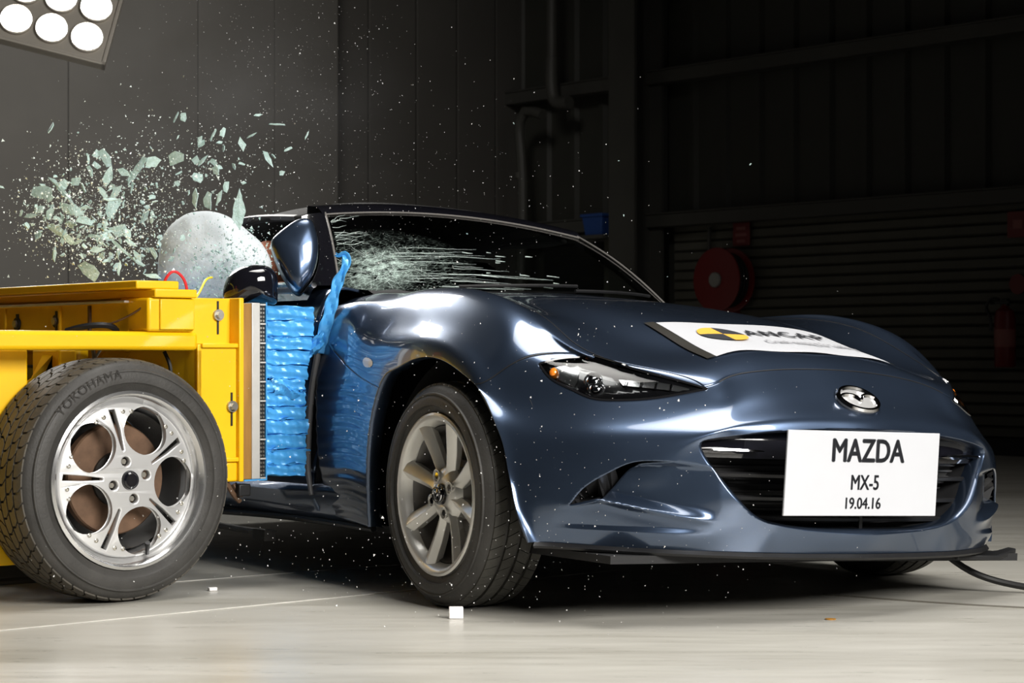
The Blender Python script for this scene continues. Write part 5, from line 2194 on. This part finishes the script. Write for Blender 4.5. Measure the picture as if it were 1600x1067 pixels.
# ------------------------------------------------------------------ floor scraps and cable
o = MB().box((-.018, -.012, .0005), (.018, .012, .030)).build('paper_chip', M['white_paper'], bevel=.002)
o.location = (-.142, 5.36, 0)
o.rotation_euler = (0, 0, .05)
tag(o, 'small white square block on the floor in front of the car wheel', 'block')
o = MB().box((-.012, -.009, .0005), (.012, .009, .010)).build('paper_chip', M['white_paper'], bevel=.002)
o.location = (-.851, 6.0, 0)
o.rotation_euler = (0, 0, .5)
tag(o, 'small white chip lying on the floor beside the trolley tyre', 'block')
cb = MB().tube([(1.235, 5.98, .100), (1.29, 5.97, .062), (1.40, 5.95, .025), (1.50, 5.92, .012), (1.62, 5.88, .010), (1.9, 5.7, .010), (2.3, 5.5, .010)], .0095, 8, 8).build('tether_cable', M['cable'])
tag(cb, 'black cable running from under the car nose across the floor', 'cable')

# ------------------------------------------------------------------ flying safety glass
FX = 3300.


def splinter(poly, thick, seed):
    """irregular flake: outline in local xz, given a chipped, slightly curved thickness"""
    r = random.Random(seed)
    pts = []
    n = len(poly)
    for i in range(n):
        a, b2 = poly[i], poly[(i + 1) % n]
        l = math.hypot(b2[0] - a[0], b2[1] - a[1])
        m_ = max(1, int(l / .012))
        for k in range(m_):
            f = k / m_
            j = 0 if k == 0 else .0016
            pts.append((a[0] + (b2[0] - a[0]) * f + r.uniform(-j, j), a[1] + (b2[1] - a[1]) * f + r.uniform(-j, j)))
    n = len(pts)
    k1, k2 = r.uniform(-2, 2), r.uniform(-2, 2)
    vs = [(x, -thick / 2 + k1 * x * x + k2 * z * z, z) for x, z in pts] + [(x * .96, thick / 2 + k1 * x * x + k2 * z * z, z * .96) for x, z in pts]
    c0 = (0, -thick * .7, 0)
    vs.append(c0)
    fs = [(i, (i + 1) % n, 2 * n) for i in range(n)] + [tuple(range(2 * n - 1, n - 1, -1))] + [(i, n + i, n + (i + 1) % n, (i + 1) % n) for i in range(n)]
    me = bpy.data.meshes.new('glass_splinter')
    me.from_pydata(vs, [], fs)
    me.materials.append(M['shard'])
    return me


def put(me, x, y, z, rot, label, group):
    o = bpy.data.objects.new('glass_splinter', me)
    COL.objects.link(o)
    o.location = (x, y, z)
    o.rotation_euler = rot
    tag(o, label, 'glass splinter', group)
    return o


# (x, z metres across and up at the depth of the cloud, length, width, slant in degrees, depth)
BIG = [(-1.479, 1.184, 0.0806, 0.0443, -8, 6.65), (-1.425, 1.19, 0.1421, 0.0162, -46, 6.7), (-1.293, 1.297, 0.0692, 0.0326, -62, 6.72), (-1.335, 1.317, 0.0329, 0.0267, 20, 6.78), (-1.281, 1.239, 0.069, 0.0305, 70, 6.7), (-1.202, 1.265, 0.1067, 0.0246, 52, 6.77), (-1.088, 1.256, 0.0505, 0.035, 10, 6.41), (-1.048, 1.285, 0.0539, 0.0459, 5, 6.59), (-1.015, 1.297, 0.0288, 0.0308, 0, 6.78), (-0.975, 1.284, 0.0444, 0.0141, 45, 6.66), (-1.008, 1.238, 0.0307, 0.041, 80, 6.76), (-0.967, 1.151, 0.0586, 0.0235, 85, 6.45), (-0.949, 1.155, 0.0519, 0.0339, 80, 6.59), (-0.902, 1.154, 0.0512, 0.0158, 70, 6.5), (-0.855, 1.131, 0.1324, 0.0441, 88, 6.62), (-0.898, 1.198, 0.0362, 0.0181, 80, 6.63), (-0.899, 1.229, 0.035, 0.0233, -60, 6.41), (-0.889, 1.356, 0.0295, 0.0177, 70, 6.49), (-0.832, 1.321, 0.0473, 0.0237, -75, 6.51), (-0.782, 1.3, 0.0656, 0.0185, -60, 6.77), (-0.746, 1.404, 0.0569, 0.0061, -3, 6.71), (-0.777, 1.404, 0.0274, 0.0078, 5, 6.46), (-0.951, 1.371, 0.0407, 0.0081, 60, 6.72), (-0.955, 1.326, 0.0352, 0.0176, 70, 6.46), (-0.818, 1.363, 0.0403, 0.006, 25, 6.65), (-0.684, 1.299, 0.0293, 0.0078, 25, 6.45), (-0.621, 1.337, 0.031, 0.0058, 65, 6.4), (-1.074, 1.431, 0.0368, 0.0061, 58, 6.75), (-1.025, 1.339, 0.0177, 0.0059, 60, 6.48), (-0.706, 1.23, 0.0216, 0.0177, 30, 6.49), (-1.286, 1.144, 0.0741, 0.0412, 60, 6.79), (-1.393, 1.225, 0.0409, 0.0286, 15, 6.75), (-1.302, 1.239, 0.0356, 0.0158, -70, 6.52), (-1.257, 1.071, 0.0781, 0.0534, -15, 6.78), (-1.224, 1.003, 0.1244, 0.012, -42, 6.62), (-1.336, 0.939, 0.0889, 0.0445, -38, 6.67), (-1.204, 0.937, 0.0511, 0.0118, 82, 6.48), (-1.268, 0.958, 0.0288, 0.0185, 30, 6.78), (-1.407, 1.136, 0.0648, 0.0405, -40, 6.68), (-1.543, 1.119, 0.0617, 0.0144, 5, 6.79), (-1.454, 1.07, 0.0737, 0.0287, -35, 6.76), (-1.383, 1.035, 0.0514, 0.0158, 75, 6.52), (-1.288, 1.037, 0.0595, 0.0119, -12, 6.54), (-1.1, 0.913, 0.0588, 0.0176, -12, 6.47), (-1.267, 0.993, 0.0509, 0.0196, 5, 6.46), (-1.321, 1.015, 0.0351, 0.0117, 20, 6.43), (-1.344, 1.114, 0.0593, 0.0316, -30, 6.52), (-1.342, 1.093, 0.0523, 0.0282, -20, 6.64), (-1.202, 1.164, 0.0582, 0.0272, 50, 6.4), (-1.223, 1.246, 0.0526, 0.0243, -30, 6.67), (-1.268, 1.175, 0.0436, 0.0178, -60, 6.54), (-1.458, 1.118, 0.0395, 0.0237, 30, 6.52), (-1.472, 1.123, 0.0367, 0.0245, 60, 6.73), (-1.168, 0.98, 0.0519, 0.018, -50, 6.59), (-1.177, 1.016, 0.0475, 0.0158, -30, 6.53), (-1.118, 0.99, 0.0399, 0.016, -60, 6.59), (-1.393, 1.085, 0.0486, 0.0182, -10, 6.68)]
BASE = [[(-.5, -.35), (-.1, -.5), (.5, -.4), (.42, .35), (.05, .5), (-.38, .3)],
        [(-.5, -.2), (.1, -.5), (.5, .1), (.2, .45), (-.3, .5)],
        [(-.5, -.5), (.45, -.3), (.5, .2), (.0, .5), (-.45, .25)],
        [(-.5, .0), (-.1, -.5), (.5, -.15), (.15, .5)],
        [(-.5, -.15), (-.05, -.5), (.5, .0), (.1, .42), (-.25, .5)]]
rs = random.Random(21)
SPECIAL = {0: 'big flat glass piece at the left edge of the cloud', 1: 'longest thin glass splinter, slanting down through the left of the cloud',
           2: 'broad glass piece at the top of the cloud', 5: 'long glass splinter slanting up at the upper right of the cloud',
           6: 'ragged glass piece beside the square one, right of the cloud top', 7: 'square glass piece flying midway between cloud top and airbag',
           9: 'bright glass streak tilted at the upper right of the square piece', 11: 'narrow upright splinter above the left side of the airbag',
           12: 'triangular splinter just over the top of the airbag', 13: 'slim upright splinter over the top of the airbag',
           14: 'tallest pointed splinter standing at the right shoulder of the airbag', 17: 'small oval glass piece highest above the airbag',
           18: 'glass piece with a needle beside it, high right of the airbag', 19: 'long splinter slanting down in front of the dark wall over the soft top',
           20: 'thin level glass needle high above the soft top', 26: 'lone short needle leaning farthest right above the windscreen corner',
           27: 'thin needle leaning high above the middle of the cloud', 33: 'broad jagged glass piece low in the middle of the cloud',
           34: 'long thin splinter slanting down to the yellow cross beam', 35: 'large slanting glass piece just above the yellow cross beam',
           36: 'thin upright splinter just above the yellow cross beam', 39: 'long low glass piece at the lower left edge of the cloud',
           43: 'level glass piece just behind the red wire loop'}
CLUSTER_LABEL = ['small chip of broken glass in the thick middle of the cloud', 'small chip of broken glass at the left edge of the cloud',
                 'small chip of broken glass between the cloud and the airbag', 'small chip of broken glass low over the yellow cross beam',
                 'small chip of broken glass flying high above the airbag']
for i, (x, z, l, w, ang, dep) in enumerate(BIG):
    bs = BASE[i % 5]
    me = splinter([(p[0] * l + rs.uniform(-.04, .04) * l, p[1] * w + rs.uniform(-.04, .04) * w) for p in bs], .004, i)
    if i in SPECIAL:
        lab, grp = SPECIAL[i], None
    elif l > .08:
        lab, grp = 'large pale green glass splinter flying among the cloud left of the airbag', 'large glass splinters in the cloud'
    else:
        lab, grp = 'pale green glass splinter flying in the cloud above the trolley', 'glass splinters above the trolley'
    put(me, x, dep, z, (rs.uniform(-.3, .3), -math.radians(ang), rs.uniform(-.45, .45)), lab, grp)
lib = []
for i in range(14):
    bs = BASE[i % 5]
    a, w = 1., rs.uniform(.35, .9)
    lib.append(splinter([(p[0] * .03, p[1] * .03 * w + rs.uniform(-.002, .002)) for p in bs], .0035, 100 + i))
CL = [(-1.27, 1.14, 0.1, 0.084, 120), (-1.42, 1.09, 0.056, 0.052, 45), (-1.17, 1.12, 0.11, 0.12, 60), (-1.25, 1.0, 0.08, 0.044, 40), (-0.94, 1.28, 0.09, 0.06, 22)]
cnt = 0
for ci, (cx_, cz_, sx, sz, n) in enumerate(CL):
    for k in range(n):
        s = min(1.1, .22 + rs.expovariate(4.2))
        o = put(rs.choice(lib), cx_ + rs.gauss(0, sx), rs.uniform(6.35, 7.0), cz_ + rs.gauss(0, sz),
                (rs.uniform(-.8, .8), rs.uniform(0, 6.28), rs.uniform(-.8, .8)),
                CLUSTER_LABEL[ci], CLUSTER_LABEL[ci].replace('small chip of broken', 'small chips of broken'))
        o.scale = (s * rs.choice((1, 1, 1.6)), 1, s)
        cnt += 1


def crumbs(name, pts, m, label, cat):
    b = MB()
    for (x, y, z, s) in pts:
        a, c, d = rs.uniform(0, 6.28), rs.uniform(0, 6.28), rs.uniform(.5, 1.0)
        R_ = Euler((a, c, a * 2)).to_matrix()
        q = [R_ @ Vector(v) for v in ((s, 0, 0), (-s * .4, s * d, 0), (-s * .5, -s * d * .7, .3 * s), (0, 0, s * .8))]
        o = len(b.v)
        b.v += [(x + v.x, y + v.y, z + v.z) for v in q]
        b.f += [(o, o + 1, o + 2), (o, o + 1, o + 3), (o + 1, o + 2, o + 3), (o, o + 2, o + 3)]
    ob = b.build(name, m, smooth=0)
    return tag(ob, label, cat, kind='stuff')


pts = []
for (cx_, cz_, sx, sz, n) in CL:
    for k in range(n * 14):
        pts.append((cx_ + rs.gauss(0, sx * 1.15), rs.uniform(6.2, 7.1), cz_ + rs.gauss(0, sz * 1.15), min(.007, .0012 + rs.expovariate(720))))
crumbs('glass_crumbs', pts, M['crumb'], 'countless fine glass crumbs flying above the trolley', 'glass crumbs')
pts = []
for k in range(2600):                   # spray rising over the roof and drifting in front of the car
    t = rs.random()
    if t < .42:
        x, z, y = rs.gauss(-.72, .22), rs.gauss(1.55, .32), rs.uniform(6.2, 7.4)
    elif t < .62:
        x, z, y = rs.gauss(-.35, .35), rs.gauss(1.1, .18), rs.uniform(5.6, 7.)
    elif t < .80:
        x, z, y = rs.gauss(-.05, .35), rs.gauss(.55, .22), rs.uniform(4.6, 5.25)
    else:
        x, z, y = rs.gauss(-.2, .42), rs.gauss(.18, .13), rs.uniform(4.9, 5.3)
    if z < .02:
        continue
    pts.append((x, y, z, min(.005, .0007 + rs.expovariate(1500))))
crumbs('glass_dust', pts, M['dust'], 'fine spray of glass dust specks hanging in the air around the car', 'glass dust')
for (x, z, y, s) in ((.70, 1.23, 6.2, .006), (.328, 1.08, 6.2, .005), (.313, 1.24, 6.2, .004), (.005, 1.35, 6.2, .006), (.456, .90, 6.2, .004), (-.13, 1.02, 6.1, .005)):
    o = put(lib[3], x, y, z, (rs.uniform(-1, 1), rs.uniform(0, 6), 0), 'lone bright glass chip flying far from the cloud', 'lone glass chips over the car')
    o.scale = (s * 40, 1, s * 25)
# pulverised glass thrown across the airbag
pts = []
for k in range(1300):
    a = rs.gauss(.04, .085)
    c = rs.gauss(-.04, .085)
    p = car.matrix_world if False else None
    q = Vector((-1.435, -.77, .975))
    d = Vector((math.cos(yaw), math.sin(yaw), 0))
    nrm = Vector((math.sin(yaw), -math.cos(yaw), 0))
    w_ = Matrix.Translation(CARO) @ Matrix.Rotation(th - PI / 2, 4, 'Z') @ (q + d * a + Vector((0, 0, c)) + nrm * rs.uniform(.128, .17))
    pts.append((w_.x, w_.y, w_.z, min(.008, .001 + rs.expovariate(380))))
crumbs('airbag_glass', pts, M['shard'], 'pulverised green glass flying in front of the white airbag', 'glass crumbs')

# ------------------------------------------------------------------ thin dust haze over the broken window
m = bpy.data.materials.new('dust_haze')
m.use_nodes = True
nt = m.node_tree
nt.nodes.clear()
out = nt.nodes.new('ShaderNodeOutputMaterial')
pv = nt.nodes.new('ShaderNodeVolumePrincipled')
pv.inputs['Color'].default_value = (.95, .96, 1, 1)
pv.inputs['Anisotropy'].default_value = .35
n = tex_noise(nt, 2.6, 4, .6)
tc = nt.nodes.new('ShaderNodeTexCoord')
ln = nt.nodes.new('ShaderNodeVectorMath')
ln.operation = 'LENGTH'
nt.links.new(tc.outputs['Object'], ln.inputs[0])
fall = ramp(nt, ln.outputs['Value'], [(.1, (1, 1, 1)), (.95, (0, 0, 0))])
nr = ramp(nt, n.outputs[0], [(.38, (0, 0, 0)), (.72, (1, 1, 1))])
mu = nt.nodes.new('ShaderNodeMath')
mu.operation = 'MULTIPLY'
nt.links.new(fall.outputs[0], mu.inputs[0])
nt.links.new(nr.outputs[0], mu.inputs[1])
m2 = nt.nodes.new('ShaderNodeMath')
m2.operation = 'MULTIPLY'
m2.inputs[1].default_value = .16
nt.links.new(mu.outputs[0], m2.inputs[0])
nt.links.new(m2.outputs[0], pv.inputs['Density'])
nt.links.new(pv.outputs[0], out.inputs['Volume'])
bm = bmesh.new()
bmesh.ops.create_icosphere(bm, subdivisions=3, radius=1)
me = bpy.data.meshes.new('dust_haze')
bm.to_mesh(me)
bm.free()
me.materials.append(m)
o = bpy.data.objects.new('dust_haze', me)
COL.objects.link(o)
o.location = (-.98, 7.0, 1.42)
o.scale = (.75, .45, .60)
tag(o, 'thin pale dust haze drifting up over the broken side window', 'haze', kind='stuff')
